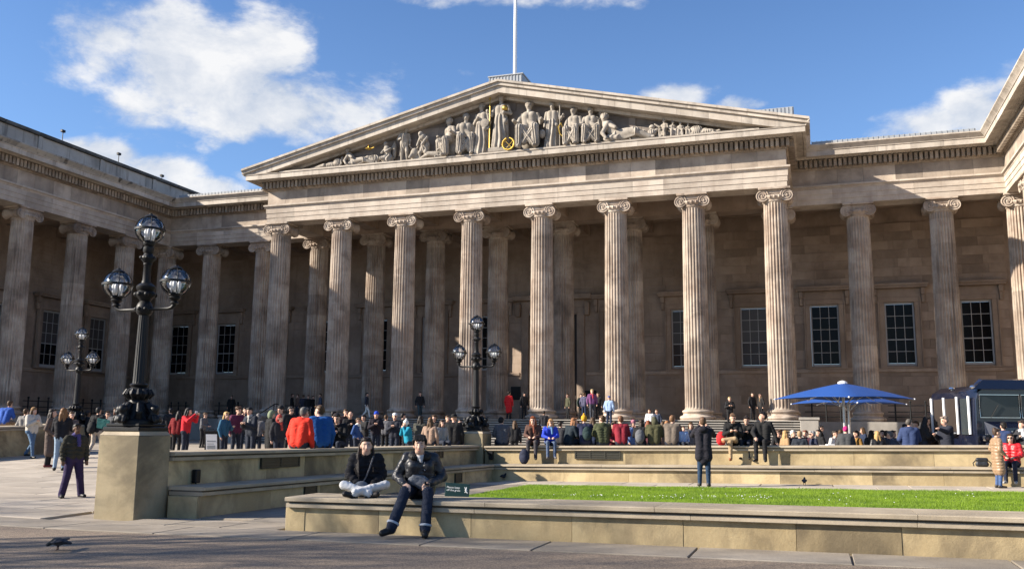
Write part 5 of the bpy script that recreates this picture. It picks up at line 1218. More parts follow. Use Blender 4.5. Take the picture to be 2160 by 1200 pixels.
def person(P, label, face=0, h=1.70, pose='stand', arms='down', top=(.02, .02, .025), bottom=(.02, .025, .04), shoe=(.015, .015, .015), hair=(.015, .012, .01), skin='fair', kind='cloth', hair_style='short', hat=None,
           coat=0., hood=None, scarf=None, lean=0., res=.026, bulk=1.0, quilt=False, extra=None, oj=None, hands=False, head_yaw=0., head_pitch=0., group='visitors', rz=None, legs=True, fine=False, glasses=False, wrist=None, leg=1.0, arm=1.0, big=1.0, crease=False, excol=None, flare=1.0):
    s = h/1.75; J = joints(pose, s, lean, oj); T, B, SH, SK, DK, LP, EX = range(7); q = 1 if quilt else (4 if crease else 0); qb = 5 if crease else 0
    seated = pose not in ('stand', 'walk', 'long', 'wide'); pr = []
    c, nk, hd = J['chest'], J['neck'], J['head']; hipc = (J['hip'][0]+J['hip'][1])/2
    bk = bulk
    for sx in (-1, 1):
        a = hipc + V3(sx*.065, 0, .03)*s; b = c + V3(sx*.095, .0, .06)*s
        pr.append(('c', a, b, .120*s*bk, .118*s*bk, T, q))
        pr.append(('c', b, c + V3(sx*.12, 0, .12)*s, .10*s*bk, .085*s*bk, T, q))
    pr.append(('c', c + V3(0, .01, .1)*s, nk + V3(0, .0, -.03)*s, .10*s*bk, .065*s, T))
    pr.append(('c', nk - V3(0, 0, .05)*s, hd - V3(0, -.02, .06)*s, .050*s, .048*s, SK))
    sh = [c + V3(sx*.185, .0, .135)*s for sx in (-1, 1)]
    ar = (arms, arms) if isinstance(arms, str) else arms; WR = []
    for i, sx in enumerate((-1, 1)):
        if isinstance(ar[i], str): e0, w0 = ARMS[ar[i]]; el = c + V3(sx*e0[0], e0[1], .135+e0[2])*s; wr = c + V3(sx*w0[0], w0[1], .135+w0[2])*s
        else: el, wr = np.array(ar[i][0])*s, np.array(ar[i][1])*s
        pr += [('c', sh[i], el, .072*s*bk*arm, .062*s*bk*arm, T, q), ('c', el, wr, .060*s*bk*arm, .043*s*bk*arm, T, q)]
        d = (wr-el)/np.linalg.norm(wr-el); WR.append((wr, d))
        if hands:
            pd, sd_ = hands[i]; pr += hand(wr + d*.012*s, d if len(hands[i]) < 3 else hands[i][2] if False else d, pd, sd_, SK, .45, s)
        else:
            hb = wr + d*.05*s; pr += [('c', wr + d*.01*s, hb, .032*s, .036*s, SK)]
            n1 = np.cross(d, V3(0, 0, 1)+.01); n1 /= np.linalg.norm(n1)
            for o_ in (-.026, -.009, .009, .026): pr.append(('c', hb + n1*o_*s, hb + n1*o_*s + d*.055*s + V3(0, -.014, -.012)*s, .013*s, .010*s, SK))
            pr.append(('c', wr + d*.03*s, wr + d*.065*s - n1*.045*s*(-sx), .014*s, .011*s, SK))
    if legs:
        for i, sx in enumerate((-1, 1)):
            hp, kn, an, to = J['hip'][i], J['knee'][i], J['ank'][i], J['toe'][i]
            pr += [('c', hp, kn, .092*s*leg, .066*s*leg, B, qb), ('c', kn, an, .066*s*leg, .052*s*leg*flare, B, qb)]
            he = an + V3(0, .03, -.05)*s; pr += [('c', he, to, .042*s*big, .036*s*big, SH), ('c', an + V3(0, .01, -.005)*s, he, .044*s*big, .042*s*big, SH)]
            if coat and not seated: k2 = hp + (kn-hp)*min(coat, 1.0) + (V3(0, 0, -.25*s)*(coat-1) if coat > 1 else 0); pr += [('c', hp, k2, .115*s*bk, .122*s*bk, T, q), ('c', hp*.5+hipc*.5, k2*.6+(J['knee'][1-i])*.4, .10*s, .11*s, T)]
            if coat and seated: pr += [('c', hp, hp + (kn-hp)*coat, .115*s*bk, .10*s*bk, T)]
    pr.append(('c', J['hip'][0], J['hip'][1], .105*s*bk, .105*s*bk, T if coat or not legs else B))
    hp_, L = head_prims(hd, s*(1.09 if fine else 1.03), SK, DK, LP, head_yaw, head_pitch, fine); pr += [p for p in hp_ if not (fine and p[3 if p[0] == 'e' else 5] in (DK, LP))]
    if scarf: pr += [('e', nk + V3(0, -.01, .02)*s, (.10*s, .10*s, .055*s), EX), ('c', nk + V3(.03, -.09, -.0)*s, nk + V3(.05, -.13, -.22)*s, .04*s, .035*s, EX)]
    else: pr.append(('e', nk + V3(0, .01, -.01)*s, (.085*s, .085*s, .05*s), T))
    if hood == 'down': pr.append(('e', nk + V3(0, .10, -.02)*s, (.13*s, .075*s, .09*s), T))
    if extra: pr += extra(J, s, EX)
    mats = [cloth(top, kind), cloth(bottom), cloth(shoe, 'shoe'), cloth(SKIN[skin], 'skin'), cloth((.012, .010, .009), 'hair'), cloth(tuple(x*y for x, y in zip(SKIN[skin], (.85, .50, .50))), 'skin'), cloth(excol or scarf or top)]
    if rz is None: rz = math.atan2(-P[0], P[1]) + R_(face)
    o = tag(link('person', sdf_mesh('person', pr, res*s, mats, .022*s), None, P, (0, 0, rz)), label, 'person', group)
    if fine:
        f_ = 1.09*s
        for sx in (-1, 1):
            mb = MB(); mb.sphere(L(sx*.030, -.0715, .012), (.0125*f_, .006*f_, .0052*f_), 10, 6); obj('eye', mb, mats[4], o, smooth=60)
            mb = MB(); mb.tube([L(sx*.015, -.0800, .031), L(sx*.030, -.0765, .036), L(sx*.047, -.066, .033)], [.0032*f_, .0038*f_, .002*f_], 6); obj('eyebrow', mb, mats[4], o, smooth=60)
        mb = MB(); mb.tube([L(-.022, -.088, -.062), L(0, -.0955, -.060), L(.022, -.088, -.062)], [.002*f_, .0055*f_, .002*f_], 6); obj('mouth', mb, mats[5], o, smooth=60)
    hp = []
    if hat is not None or hood == 'up':
        hcol = hat[0] if hat else top; kind_h = hat[1] if hat else 'hood'
        hp += [('e', L(0, .018, .052), (.092*s, .107*s, .092*s), 0), ('e', L(0, .04, .01), (.090*s, .085*s, .08*s), 0)]
        if kind_h == 'hood': hp += [('e', L(0, .05, -.03), (.105*s, .09*s, .13*s), 0)]
        if kind_h == 'cap': hp = [('e', L(0, .012, .065), (.088*s, .102*s, .068*s), 0), ('e', L(0, -.105, .052), (.062*s, .06*s, .012*s), 0)]
        if kind_h == 'brim': hp = [('e', L(0, .012, .085), (.088*s, .100*s, .07*s), 0), ('e', L(0, .0, .055), (.16*s, .18*s, .014*s), 0)]
        if kind_h == 'bobble': hp += [('e', L(0, .02, .165), (.035*s, .035*s, .035*s), 0)]
        link('hat' if kind_h != 'hood' else 'hood', sdf_mesh('hat', hp, max(res*.75, .009)*s, [cloth(hcol)], .02*s), o)
        hp = []
    if hair_style != 'none':
        if hat is None and hood != 'up':
            hp += [('e', L(0, .030, .062), (.084*s, .098*s, .080*s), 0), ('e', L(0, .062, .012), (.080*s, .060*s, .090*s), 0), ('c', L(-.045, -.052, .098), L(.045, -.052, .098), .028*s, .028*s, 0)]
        if hair_style in ('long', 'verylong'):
            z1 = -.24 if hair_style == 'long' else -.36
            hp += [('e', L(0, .055, -.06), (.095*s, .070*s, .13*s), 0)] + [('c', L(sx*.075, .015, .0), L(sx*.105, .0 if fine else .05, z1), .034*s, .026*s, 0) for sx in (-1, 1)] + [('c', L(sx*.04, .08, -.05), L(sx*.06, .105, z1), .055*s, .04*s, 0) for sx in (-1, 1)]
        if hair_style == 'bun': hp += [('e', L(0, .07, .12), (.05*s, .05*s, .05*s), 0)]
        if hair_style == 'curly': hp += [('e', L(sx*.05, .02+.02*k, .07+.02*k), (.06*s, .07*s, .06*s), 0, 3) for sx in (-1, 1) for k in range(2)]
        if hp: link('hair', sdf_mesh('hair', hp, max(res*.75, .009)*s, [cloth(hair, 'hair')], .02*s), o)
    if glasses:
        mb = MB()
        for sx in (-1, 1): mb.sphere(L(sx*.033, -.094, .014), (.028*s, .01*s, .022*s), 10, 6)
        mb.tube([L(-.07, -.05, .018), L(-.03, -.098, .018), L(.03, -.098, .018), L(.07, -.05, .018)], .005*s, 5); obj('sunglasses', mb, M['pane'], o, smooth=50)
    return o, J, L, WR
def gp(u, Y):
    p = wp(u, 900, Y=Y); return (float(p[0]), Y, ground_z(float(p[0]), Y))
def gv(u, v, z):
    p = wp(u, v, z=z); return (float(p[0]), float(p[1]), z)
def on_rear(u, Y=28.5):
    p = wp(u, 935, Y=Y); return (float(p[0]), Y, plane_z(float(p[0]), 28.16) + 1.045)
def on_left(u, dx=.45):
    x = -10.6-dx; p = wp(u, 935, X=x); return (x, float(p[1]), plane_z(-10.5, float(p[1])) + 1.065)
BLK, NAVY, OLIVE, GREY, BRN, RED, TEAL = (.014, .014, .016), (.018, .028, .06), (.065, .07, .032), (.10, .10, .11), (.10, .065, .045), (.50, .022, .018), (.02, .16, .22)
JEAN, LJEAN, BEIGE = (.035, .055, .11), (.16, .24, .36), (.34, .25, .16)
BLOND, REDH, BROWN, GREYH = (.38, .24, .10), (.19, .055, .02), (.07, .04, .02), (.25, .24, .23)
# ---- the couple on the near wall --------------------------------------------------
zs = plane_z(-6, FWY) + .475
p0 = wp(884, 1046, Y=FWY+.28); P0 = (float(p0[0]), FWY+.28, zs)
oj = dict(hip=[V3(-.11, 0, .11), V3(.11, 0, .11)], knee=[V3(-.22, -.46, .13), V3(.10, -.50, .12)], ank=[V3(-.40, -.66, -.32), V3(.06, -.64, -.36)], toe=[V3(-.53, -.72, -.405), V3(.05, -.82, -.425)], chest=V3(0, -.12, .455), neck=V3(-.01, -.20, .64), head=V3(-.02, -.26, .775))
a_man = (((-.33, -.10, .33), (-.235, -.37, .235)), ((.33, -.12, .32), (.13, -.36, .24)))
def lapel(J, s, EX): return [('e', V3(0, -.01, .13), (.21, .185, .12), 0), ('c', J['chest'] + V3(.0, -.10, .10), V3(.02, -.20, .12), .05, .06, 0), ('c', J['chest']+V3(-.10,-.09,.02), V3(-.13, -.10, .14), .10, .10, 0), ('c', J['chest']+V3(.10,-.09,.02), V3(.13, -.10, .14), .10, .10, 0), ('e', J['neck'] + V3(0, -.05, -.03), (.055, .045, .05), EX), ('c', J['neck'] + V3(0, -.07, -.04), J['neck'] + V3(.01, -.085, -.09), .030, .02, EX)]
man, mJ, mL, mW = person(P0, 'man in shiny black padded jacket and dark jeans sitting with feet on the pavement', face=3, h=1.72, pose='sit', arms=a_man, top=(.012, .013, .017), bottom=(.016, .022, .040), hair=(.010, .009, .009), skin='pale', kind='shiny', res=.0092, oj=oj, extra=lapel, excol=(.42, .42, .43), quilt=False, bulk=1.14, arm=1.04, leg=1.14, big=1.30, flare=1.28, crease=True, fine=True, hands=(((.2, .1, -1), (.8, -.6, .1)), ((.1, .1, -1), (-.8, -.6, .1))), head_yaw=-.12, head_pitch=.08, group=None, hair_style='none')
hp = [('e', mL(0, .030, .060), (.094, .108, .090), 0, 3), ('e', mL(0, .055, .005), (.086, .070, .095), 0)] + [('c', mL(-.06+.024*k, -.050, .118), mL(-.066+.026*k, -.082, .068+.008*(k % 2)), .026, .012, 0) for k in range(6)] + [('c', mL(sx*.082, -.02, .06), mL(sx*.084, -.01, .005), .022, .012, 0) for sx in (-1, 1)]
link('hair', sdf_mesh('hair', hp, .008, [cloth((.009, .008, .008), 'hair')], .012), man)
fur = [('e', mJ['neck'] + V3(.11*math.cos(a), .02+.10*math.sin(a), -.02+.035*math.sin(a)), (.055, .055, .05), 0, 3) for a in [math.pi*(-.2+1.4*k/9) for k in range(10)]]
link('fur_collar', sdf_mesh('fur_collar', fur, .010, [cloth((.012, .011, .010), 'hair')], .02), man)
mb = MB()
for i in (0, 1):
    a = mJ['ank'][i]*1.0; d = (mJ['knee'][i]-mJ['ank'][i]); d /= np.linalg.norm(d); ring = []
    n1 = np.cross(d, V3(1, 0, 0)); n1 /= np.linalg.norm(n1); n2 = np.cross(d, n1)
    for k in range(18): t = 2*math.pi*k/18; ring.append(a + d*.045 + (n1*math.cos(t)+n2*math.sin(t))*.074)
    mb.tube(ring, .017, 6, closed=True)
obj('turned_up_cuffs', mb, cloth((.42, .45, .50)), man, smooth=60)
for k in range(3): mb = MB(); mb.sphere(tuple(mJ['chest'] + V3(.05+.004*k, -.195, .07-.10*k)), .010, 6, 4); obj('jacket_button', mb, M['chrome'], man)
# dark shoe soles and white midsoles
bag = tag(link('shoulder_bag', sdf_mesh('shoulder_bag', [('e', (-.03, -.245, .27), (.15, .055, .085), 0), ('e', (.06, -.265, .21), (.12, .05, .075), 0), ('c', (-.10, -.27, .34), (.10, -.295, .25), .014, .014, 0), ('c', (.09, -.16, .36), (.16, -.10, .60), .014, .014, 1)], .011, [cloth((.125, .135, .155)), cloth((.03, .03, .035))], .03), None, P0, tuple(man.rotation_euler)), 'grey cross-body bag on the lap of the man in the shiny black jacket', 'bag')
ph = mW[1][0] + mW[1][1]*.075; mb = MB(); mb.cbox((-.036, -.075, -.005), (.036, .075, .005), .004); wv = Matrix.Rotation(man.rotation_euler.z, 3, 'Z') @ Vector(ph)
tag(obj('mobile_phone', mb, M['iron'], None, tuple(Vector(P0)+wv+Vector((0, 0, .022))), (.2, .3, man.rotation_euler.z)), 'dark mobile phone in the hand of the man on the near wall', 'phone')
p1 = wp(769, 1046, Y=FWY+.42); P1 = (float(p1[0]), FWY+.42, zs)
oj = dict(hip=[V3(-.10, .03, .10), V3(.10, .03, .10)], knee=[V3(-.33, -.24, .185), V3(.31, -.22, .185)], ank=[V3(.04, -.40, .075), V3(-.16, -.44, .085)], toe=[V3(.17, -.44, .055), V3(-.31, -.46, .065)], chest=V3(.01, -.0, .45), neck=V3(.01, -.03, .62), head=V3(0, -.07, .765))
a_w = (((-.25, -.04, .33), (-.10, -.22, .19)), ((.27, -.02, .32), (.11, -.22, .19)))
woman, wJ, wL, wW = person(P1, 'long haired woman in black puffer and white trousers sitting cross-legged on the near wall', face=2, h=1.66, pose='sit', arms=a_w, top=(.011, .011, .014), bottom=(.70, .69, .67), shoe=(.03, .026, .024), hair=(.012, .009, .008), skin='pale', res=.0092, oj=oj, quilt=True, bulk=1.12, arm=1.06, leg=.96, big=1.2, flare=1.15, crease=True, extra=lambda J, s, EX: [('e', V3(0, .0, .13), (.20, .17, .12), 0), ('e', J['neck'] + V3(0, -.015, .01), (.085, .085, .055), 0)], fine=True, hands=(((.2, .2, -1), (.3, -.8, .3)), ((-.2, .2, -1), (-.3, -.8, .3))), head_yaw=.05, group=None, hair_style='none', kind='cloth')
hp = [('e', wL(0, .036, .056), (.084, .100, .082), 0), ('e', wL(0, .0, .088), (.076, .080, .042), 0), ('e', wL(0, .070, -.03), (.086, .062, .13), 0)] + [('c', wL(sx*.030, -.040, .112), wL(sx*.082, .0, .04), .019, .012, 0) for sx in (-1, 1)] + [('c', wL(sx*.090, .022, .03), wL(sx*.108, -.005, -.17), .017, .028, 0) for sx in (-1, 1)] + [('c', wL(-.100-.012*i, .0+.012*i, -.12), wL(-.10-.020*i, -.125+.03*i, -.46+.035*i), .017, .007, 0) for i in range(4)] + [('c', wL(.100+.010*i, .0+.015*i, -.12), wL(.105+.022*i, -.08+.035*i, -.36+.02*i), .017, .008, 0) for i in range(4)] + [('c', wL(0, .10, -.05), wL(0, .13, -.40), .09, .06, 0)]
link('hair', sdf_mesh('hair', hp, .008, [cloth((.016, .010, .008), 'hair')], .014), woman)
mb = MB(); mb.tube([wJ['chest'] + V3(.10, -.13, .16), wJ['chest'] + V3(.05, -.158, .0), wJ['chest'] + V3(.0, -.155, -.14), wJ['chest'] + V3(-.05, -.17, -.22)], .012, 6)
sb = tag(link('shoulder_bag', sdf_mesh('shoulder_bag', [('e', (-.06, -.27, .17), (.095, .055, .065), 0), ('e', (-.02, -.28, .14), (.08, .05, .05), 0)], .011, [cloth((.13, .145, .17))], .02), None, P1, tuple(woman.rotation_euler)), 'small grey bag in the lap of the cross-legged woman', 'bag'); obj('strap', mb, cloth((.10, .10, .11)), sb, smooth=60)
# ---- left of the big lamp -----------------------------------------------------------
person(gv(150, 1049, .0), 'boy in dark olive puffer jacket and purple tracksuit trousers walking past the pier', face=18, h=1.47, pose='wide', arms='down', leg=1.30, big=1.4, flare=1.2, top=(.032, .030, .022), bottom=(.028, .018, .058), shoe=(.012, .012, .013), hair=(.012, .010, .009), skin='brown', kind='cloth', res=.016, quilt=True, bulk=1.18, scarf=(.06, .05, .16), head_yaw=.1)
person(gv(62, 966, .31), 'woman in white fleece and blue jeans with tan knitted cap', face=40, h=1.72, pose='walk', arms='chest', top=(.50, .46, .40), bottom=(.09, .15, .24), hair=BROWN, hat=((.20, .12, .06), 'beanie'), hair_style='long', kind='cloth', res=.02, bulk=1.25)
person(gv(46, 960, .34), 'person in grey top half hidden behind the woman in white fleece', face=150, h=1.66, top=(.22, .21, .20), bottom=NAVY, hair=BROWN)
person(gv(100, 985, .22), 'dark haired woman in long brown coat and maroon shoes', face=75, h=1.68, coat=1.25, top=(.095, .07, .06), bottom=BLK, shoe=(.10, .015, .02), hair=(.02, .014, .012), hair_style='long', arms='pocket', res=.02)
person(gv(124, 992, .20), 'woman seen from behind with long brown hair, black jumper and pale jeans', face=165, h=1.70, top=(.012, .012, .016), bottom=(.24, .32, .42), hair=(.17, .085, .035), hair_style='verylong', arms='phone', res=.02)
person(gv(143, 975, .27), 'short fair skinned person peering between two coats', face=20, h=1.58, top=(.12, .09, .08), bottom=BLK, hair=BROWN, res=.022)
person(gv(134, 955, .36), 'person in pale cap deep in the walking group', face=160, h=1.72, top=(.10, .10, .08), bottom=BLK, hat=((.25, .24, .19), 'cap'))
person(gv(200, 966, .30), 'person in black jacket and beige trousers with a backpack', face=150, h=1.75, pose='walk', top=(.014, .014, .016), bottom=(.42, .36, .29), hair=(.012, .012, .012), res=.02)
person(gv(178, 955, .36), 'person in black standing beside the lamp pier across the path', face=120, h=1.62, top=BLK, bottom=BLK, hair=(.012, .01, .01), skin='brown')
person(gv(221, 962, .3), 'man in glasses and dark coat behind the open folder', face=0, h=1.64, top=BLK, bottom=BLK, hair=BROWN, glasses=True)
t_, _, _, tw = person(gv(238, 985, .2), 'smiling dark skinned person in grey coat holding a teal folder', face=-30, h=1.78, top=(.09, .09, .095), bottom=(.10, .10, .11), hair=(.01, .01, .01), skin='brown', arms='phone', res=.02)
q = Matrix.Rotation(t_.rotation_euler.z, 3, 'Z') @ Vector(tw[0][0]); mb = MB(); mb.cbox((-.20, -.012, -.14), (.20, .012, .15), .005); tag(obj('folder', mb, cloth((.02, .10, .10)), None, tuple(Vector(t_.location)+q+Vector((-.10, -.06, .02))), (.2, .15, t_.rotation_euler.z)), 'teal folder held by the person in the grey coat', 'folder')
p = wp(196, 940, z=.9); mb = MB()
bp = [('e', (0, 0, .0), (.15, .11, .22), 0), ('e', (0, -.09, -.06), (.11, .05, .12), 0)]
bo = tag(link('backpack', sdf_mesh('backpack', bp, .018, [cloth((.016, .016, .018))], .03), None, tuple(np.array(wp(193, 902, Y=wp(200, 966, z=.30)[1]-.16)) + np.array([0, 0, 0]))), 'black backpack on the person in black jacket and beige trousers', 'backpack')
seat_o = lambda u, dy=0: (-28.3, float(wp(u, 905, X=-28.3)[1]), ground_z(-28.1, 26)+1.05)
person(seat_o(6), 'person in bright blue jacket sitting on the opposite lawn wall', face=150, pose='sit', h=1.74, top=(.03, .09, .36), bottom=(.22, .16, .11), hair=BROWN, arms='lap', lean=.4)
p = seat_o(34); mb = MB(); mb.lathe([(.035, 0), (.035, .16), (.015, .20), (.015, .23)], 12); tag(obj('water_bottle', mb, M['pane'] if False else plain('clear_bottle', (.5, .55, .6), .1), None, (-28.1, p[1], p[2]), smooth=40), 'clear water bottle standing on the opposite lawn wall', 'bottle')
# ---- behind the left bench wall ---------------------------------------------------------
prng = random.Random(5)
def st(u, Y, label, **k):
    k.setdefault('lean', prng.uniform(0, .16)); k.setdefault('head_yaw', prng.uniform(-.6, .6)); k.setdefault('head_pitch', prng.uniform(-.05, .3))
    k.setdefault('arms', (prng.choice(['down', 'phone', 'pocket', 'chest', 'lap', 'down']), prng.choice(['down', 'phone', 'pocket', 'face', 'lap', 'down'])))
    k.setdefault('bulk', prng.uniform(.98, 1.22)); k['h'] = k.get('h', 1.7)*prng.uniform(.96, 1.03)
    return person(gp(u, Y), label, **k)
st(374, 27.0, 'person with long dark hair and dark red jacket behind the woman taking a picture', face=160, h=1.64, top=(.16, .012, .014), hair=(.015, .012, .01), hair_style='long', bottom=BLK)
w_, _, _, ww = st(392, 26.4, 'woman in red jacket holding up a phone beside the sandwich board', face=60, h=1.66, top=(.55, .02, .03), hair=(.012, .01, .01), hair_style='long', arms='raised', res=.018)
q = Matrix.Rotation(w_.rotation_euler.z, 3, 'Z') @ Vector(((ww[0][0]+ww[1][0])/2)*1.0); mb = MB(); mb.cbox((-.08, -.006, -.04), (.08, .006, .04), .004); tag(obj('mobile_phone', mb, M['white'], None, tuple(Vector(w_.location)+q+Vector((.03, -.06, .09))), (0, 0, w_.rotation_euler.z)), 'pale phone held up by the woman in the red jacket', 'phone')
st(473, 25.5, 'blonde woman in teal blue jacket with long hair', face=55, h=1.62, top=(.03, .10, .17), hair=(.45, .29, .12), hair_style='long', res=.018)
st(498, 26.5, 'man with curly brown hair in plum coloured coat', face=30, h=1.74, top=(.10, .02, .05), hair=(.06, .03, .015), hair_style='curly', res=.018)
st(517, 28.5, 'person with face half hidden by a dark camera', face=-20, h=1.73, top=BLK, arms='face')
st(531, 25.6, 'dark haired man in navy jacket with pale strap looking down', face=-45, h=1.70, top=(.02, .024, .035), hair=(.012, .011, .01), arms='phone', head_pitch=.3, scarf=(.40, .38, .34), res=.018)
st(543, 26.4, 'person in pale grey padded coat behind the man with the strap', face=170, h=1.56, top=(.16, .15, .15), hood='up')
st(570, 24.8, 'woman in sage green headscarf and black coat', face=110, h=1.66, top=(.012, .012, .013), hat=((.17, .20, .13), 'hood'), hair_style='none', coat=.8, res=.018)
st(594, 25.6, 'man in black knitted cap and dark coat talking', face=-60, h=1.76, top=(.015, .016, .02), hat=((.02, .02, .022), 'beanie'), res=.018)
st(589, 24.2, 'woman wrapped in red scarf and dark coat', face=20, h=1.58, top=(.02, .02, .025), scarf=(.38, .05, .04), hat=((.35, .06, .05), 'hood'), hair_style='none', res=.018)
person(on_left(630), 'grey haired man in orange red jacket sitting on the wall', face=150, pose='sit', h=1.74, top=(.62, .035, .018), hair=(.10, .095, .09), hood='down', bulk=1.25, res=.017, lean=.2)
person(on_left(676), 'big man in royal blue jacket sitting on the wall with his back turned', face=200, pose='sit', h=1.88, top=(.012, .075, .25), hair=BROWN, bulk=1.28, lean=.15, res=.017, head_yaw=.6)
st(640, 40.0, 'person in dark coat at the foot of the stair', face=0, h=1.72, top=(.05, .03, .03), hair=(.012, .01, .01))
person(on_left(716, .5), 'black haired person in black sitting on the wall looking at a phone', face=-20, pose='sit', h=1.55, top=(.010, .010, .012), hair=(.012, .01, .01), arms='phone', head_pitch=.35, lean=.3, res=.018)
st(737, 30.5, 'bald man in black coat standing behind the wall', face=10, h=1.70, top=(.012, .012, .014), hair_style='none', res=.018)
st(753, 29.5, 'child in blue jacket with white stripe', face=60, h=1.50, top=(.03, .07, .20), scarf=(.6, .6, .58), hair=BROWN, res=.02)
st(793, 32.0, 'person in bright blue knitted cap and black coat holding a camera', face=0, h=1.76, top=(.018, .014, .02), hat=((.02, .06, .42), 'beanie'), arms='chest', res=.018)
st(833, 30.5, 'man in white cap and dark coat', face=-15, h=1.76, top=(.022, .024, .035), hat=((.62, .62, .62), 'cap'), arms='chest', res=.018)
st(862, 29.6, 'person in white woolly hat and turquoise jacket drinking', face=-70, h=1.62, top=(.01, .20, .30), hat=((.70, .68, .64), 'bobble'), arms='face', res=.018)
st(886, 31.0, 'person in grey green coat turned to the stairs', face=170, h=1.66, top=(.06, .06, .05), hair=(.02, .015, .012), hair_style='long')
st(905, 32.0, 'woman with light brown hair in tan coat', face=150, h=1.64, top=(.25, .15, .10), hair=(.17, .09, .045), hair_style='long')
person(on_left(906, .5), 'woman in fluffy beige coat sitting near the far lamp', face=160, pose='sit', h=1.52, top=(.28, .19, .14), hair=BROWN, hair_style='long', res=.02)
person(on_left(930, .5), 'child in checked grey coat sitting near the far lamp', face=30, pose='sit', h=1.46, top=(.28, .27, .26), hair=(.05, .03, .02), hair_style='long', res=.02)
person(on_left(956, .55), 'man in black flat hat and black coat sitting beside the far lamp', face=170, pose='sit', h=1.86, top=(.011, .011, .012), hat=((.012, .012, .012), 'brim'), res=.018, bulk=1.15)
st(970, 31.5, 'man in sunglasses behind the far lamp base', face=10, h=1.70, top=BLK, glasses=True, hair=(.012, .01, .01))
# ---- on the steps and in the portico -------------------------------------------------------
def portico(u, Y, label, **k): p = wp(u, 885, Y=Y); return person((float(p[0]), Y, ZB), label, res=.034, **k)
def stair(u, i, label, **k):                        # standing or sitting on step number i from the top
    Y = D-1.15-.36*i-.18; p = wp(u, 890, Y=Y); return person((float(p[0]), Y, ZB-(ZB-zg)/NS*i), label, res=.03, **k)
for u, lab, t, f in ((614, 'leftmost of the dark group between the first two columns', BLK, 90), (626, 'person in brown jacket in the dark group between the first two columns', (.10, .06, .045), -60), (638, 'person in slate coat in the middle of the dark portico group', (.03, .03, .045), 170), (648, 'person in black in the middle of the dark portico group', BLK, 20), (658, 'short person in black toward the right of the dark portico group', (.02, .018, .02), 60), (674, 'person in grey blue coat at the right end of the dark portico group', (.06, .07, .10), -80)):
    portico(u, D+.8+rng.uniform(-.3, .6), lab, h=1.66+rng.uniform(-.08, .1), top=t, face=f, hair=BROWN)
portico(772, D-.4, 'person in dark jacket and white trousers walking along the portico', pose='walk', face=80, top=(.03, .035, .05), bottom=(.62, .62, .60), h=1.72)
portico(885, D-.6, 'person in black with a teal bag stepping down from the portico', pose='walk', face=10, top=BLK, bottom=(.03, .05, .06), h=1.74)
portico(486, YR-.9, 'figure in black leaning on the railing of the left colonnade', face=0, top=BLK, bottom=BLK, h=1.76)
portico(1073, D-.5, 'woman in long scarlet coat standing on the top step', face=150, top=(.50, .015, .018), bottom=BLK, coat=.9, h=1.76)
portico(1105, D-.3, 'person in black hooded coat beside the sunlit column', face=30, top=BLK, bottom=BLK, hood='up', h=1.70)
portico(1198, D-.6, 'person in olive parka at the foot of the fifth column', face=-60, top=(.06, .06, .035), bottom=BLK, h=1.58, hair=BROWN)
portico(1232, D-.6, 'person in slate blue jacket beside the blonde in purple', face=150, top=(.07, .07, .12), bottom=NAVY, h=1.66, hair=BROWN)
stair(1249, 0, 'blonde person in purple and red jacket coming down the steps', face=5, top=(.14, .05, .14), bottom=(.05, .055, .07), scarf=(.35, .03, .05), hair=(.55, .42, .22), h=1.82, pose='walk')
portico(1262, D-.2, 'person in black just behind the blonde in purple', face=-20, top=BLK, bottom=BLK, h=1.66)
portico(1225, D+.4, 'person in dark green deep behind the sunlit group', face=40, top=(.03, .045, .04), bottom=BLK, h=1.62)
stair(1285, 3, 'person in pale blue jacket and blue cap climbing the steps with a backpack', face=160, top=(.26, .36, .55), bottom=NAVY, hat=((.05, .10, .30), 'cap'), h=1.80, bulk=1.1)
stair(1147, 3, 'person in black sitting on the steps with a blue bag', face=170, pose='sit', top=(.02, .02, .025), bottom=JEAN, h=1.74)
stair(1371, 2, 'person in white jacket sitting on the steps', face=-20, pose='sit', top=(.55, .56, .58), hair=BROWN, h=1.70)
stair(1386, 2, 'person in dark blue jacket sitting on the steps beside the one in white', face=-20, pose='sit', top=(.04, .05, .08), hair=BROWN, h=1.68)
stair(1540, 3, 'fair haired person in black standing on the steps', face=10, top=BLK, bottom=BLK, hair=(.40, .30, .14), arms='phone', h=1.72)
portico(1588, D-.5, 'dark figure crouching by the base of the last column', face=40, top=BLK, bottom=BLK, h=1.62)
portico(1606, D-.7, 'person in black coat with tan strap near the last column', face=-50, top=(.02, .018, .018), bottom=BLK, scarf=(.20, .13, .07), h=1.56)
# ---- along the back wall of the lawn ----------------------------------------------------------
def away(u, label, **k): k.setdefault('lean', prng.uniform(.1, .5)); k.setdefault('head_yaw', prng.uniform(-.7, .7)); k.setdefault('arms', 'lap'); k['face'] = k.get('face', 180)+prng.uniform(-14, 14); k.setdefault('h', 1.74); return person(on_rear(u, 28.72), label, pose='sit', res=.018, **k)
away(1060, 'person in grey quilted jacket and black cap sitting with back turned', top=(.085, .088, .10), quilt=True, hat=((.014, .014, .015), 'beanie'), bulk=1.15)
def facing(u, label, **k): return person(on_rear(u, 28.36), label, res=.016, **k)
facing(1126, 'woman with red hair and long brown tweed coat sitting on the wall', pose='sit', face=-8, top=(.085, .045, .035), bottom=(.05, .045, .05), shoe=(.02, .02, .02), hair=REDH, hair_style='long', coat=.75, arms='lap', h=1.74, scarf=(.16, .05, .03), lean=.25, head_pitch=.2)
facing(1160, 'girl in royal blue jacket and jeans sitting on the wall', pose='sit', face=6, top=(.025, .055, .48), bottom=(.07, .10, .17), shoe=(.10, .10, .11), hair=(.34, .19, .08), hair_style='long', arms='lap', h=1.58, lean=.3, head_pitch=.3, scarf=(.10, .20, .36))
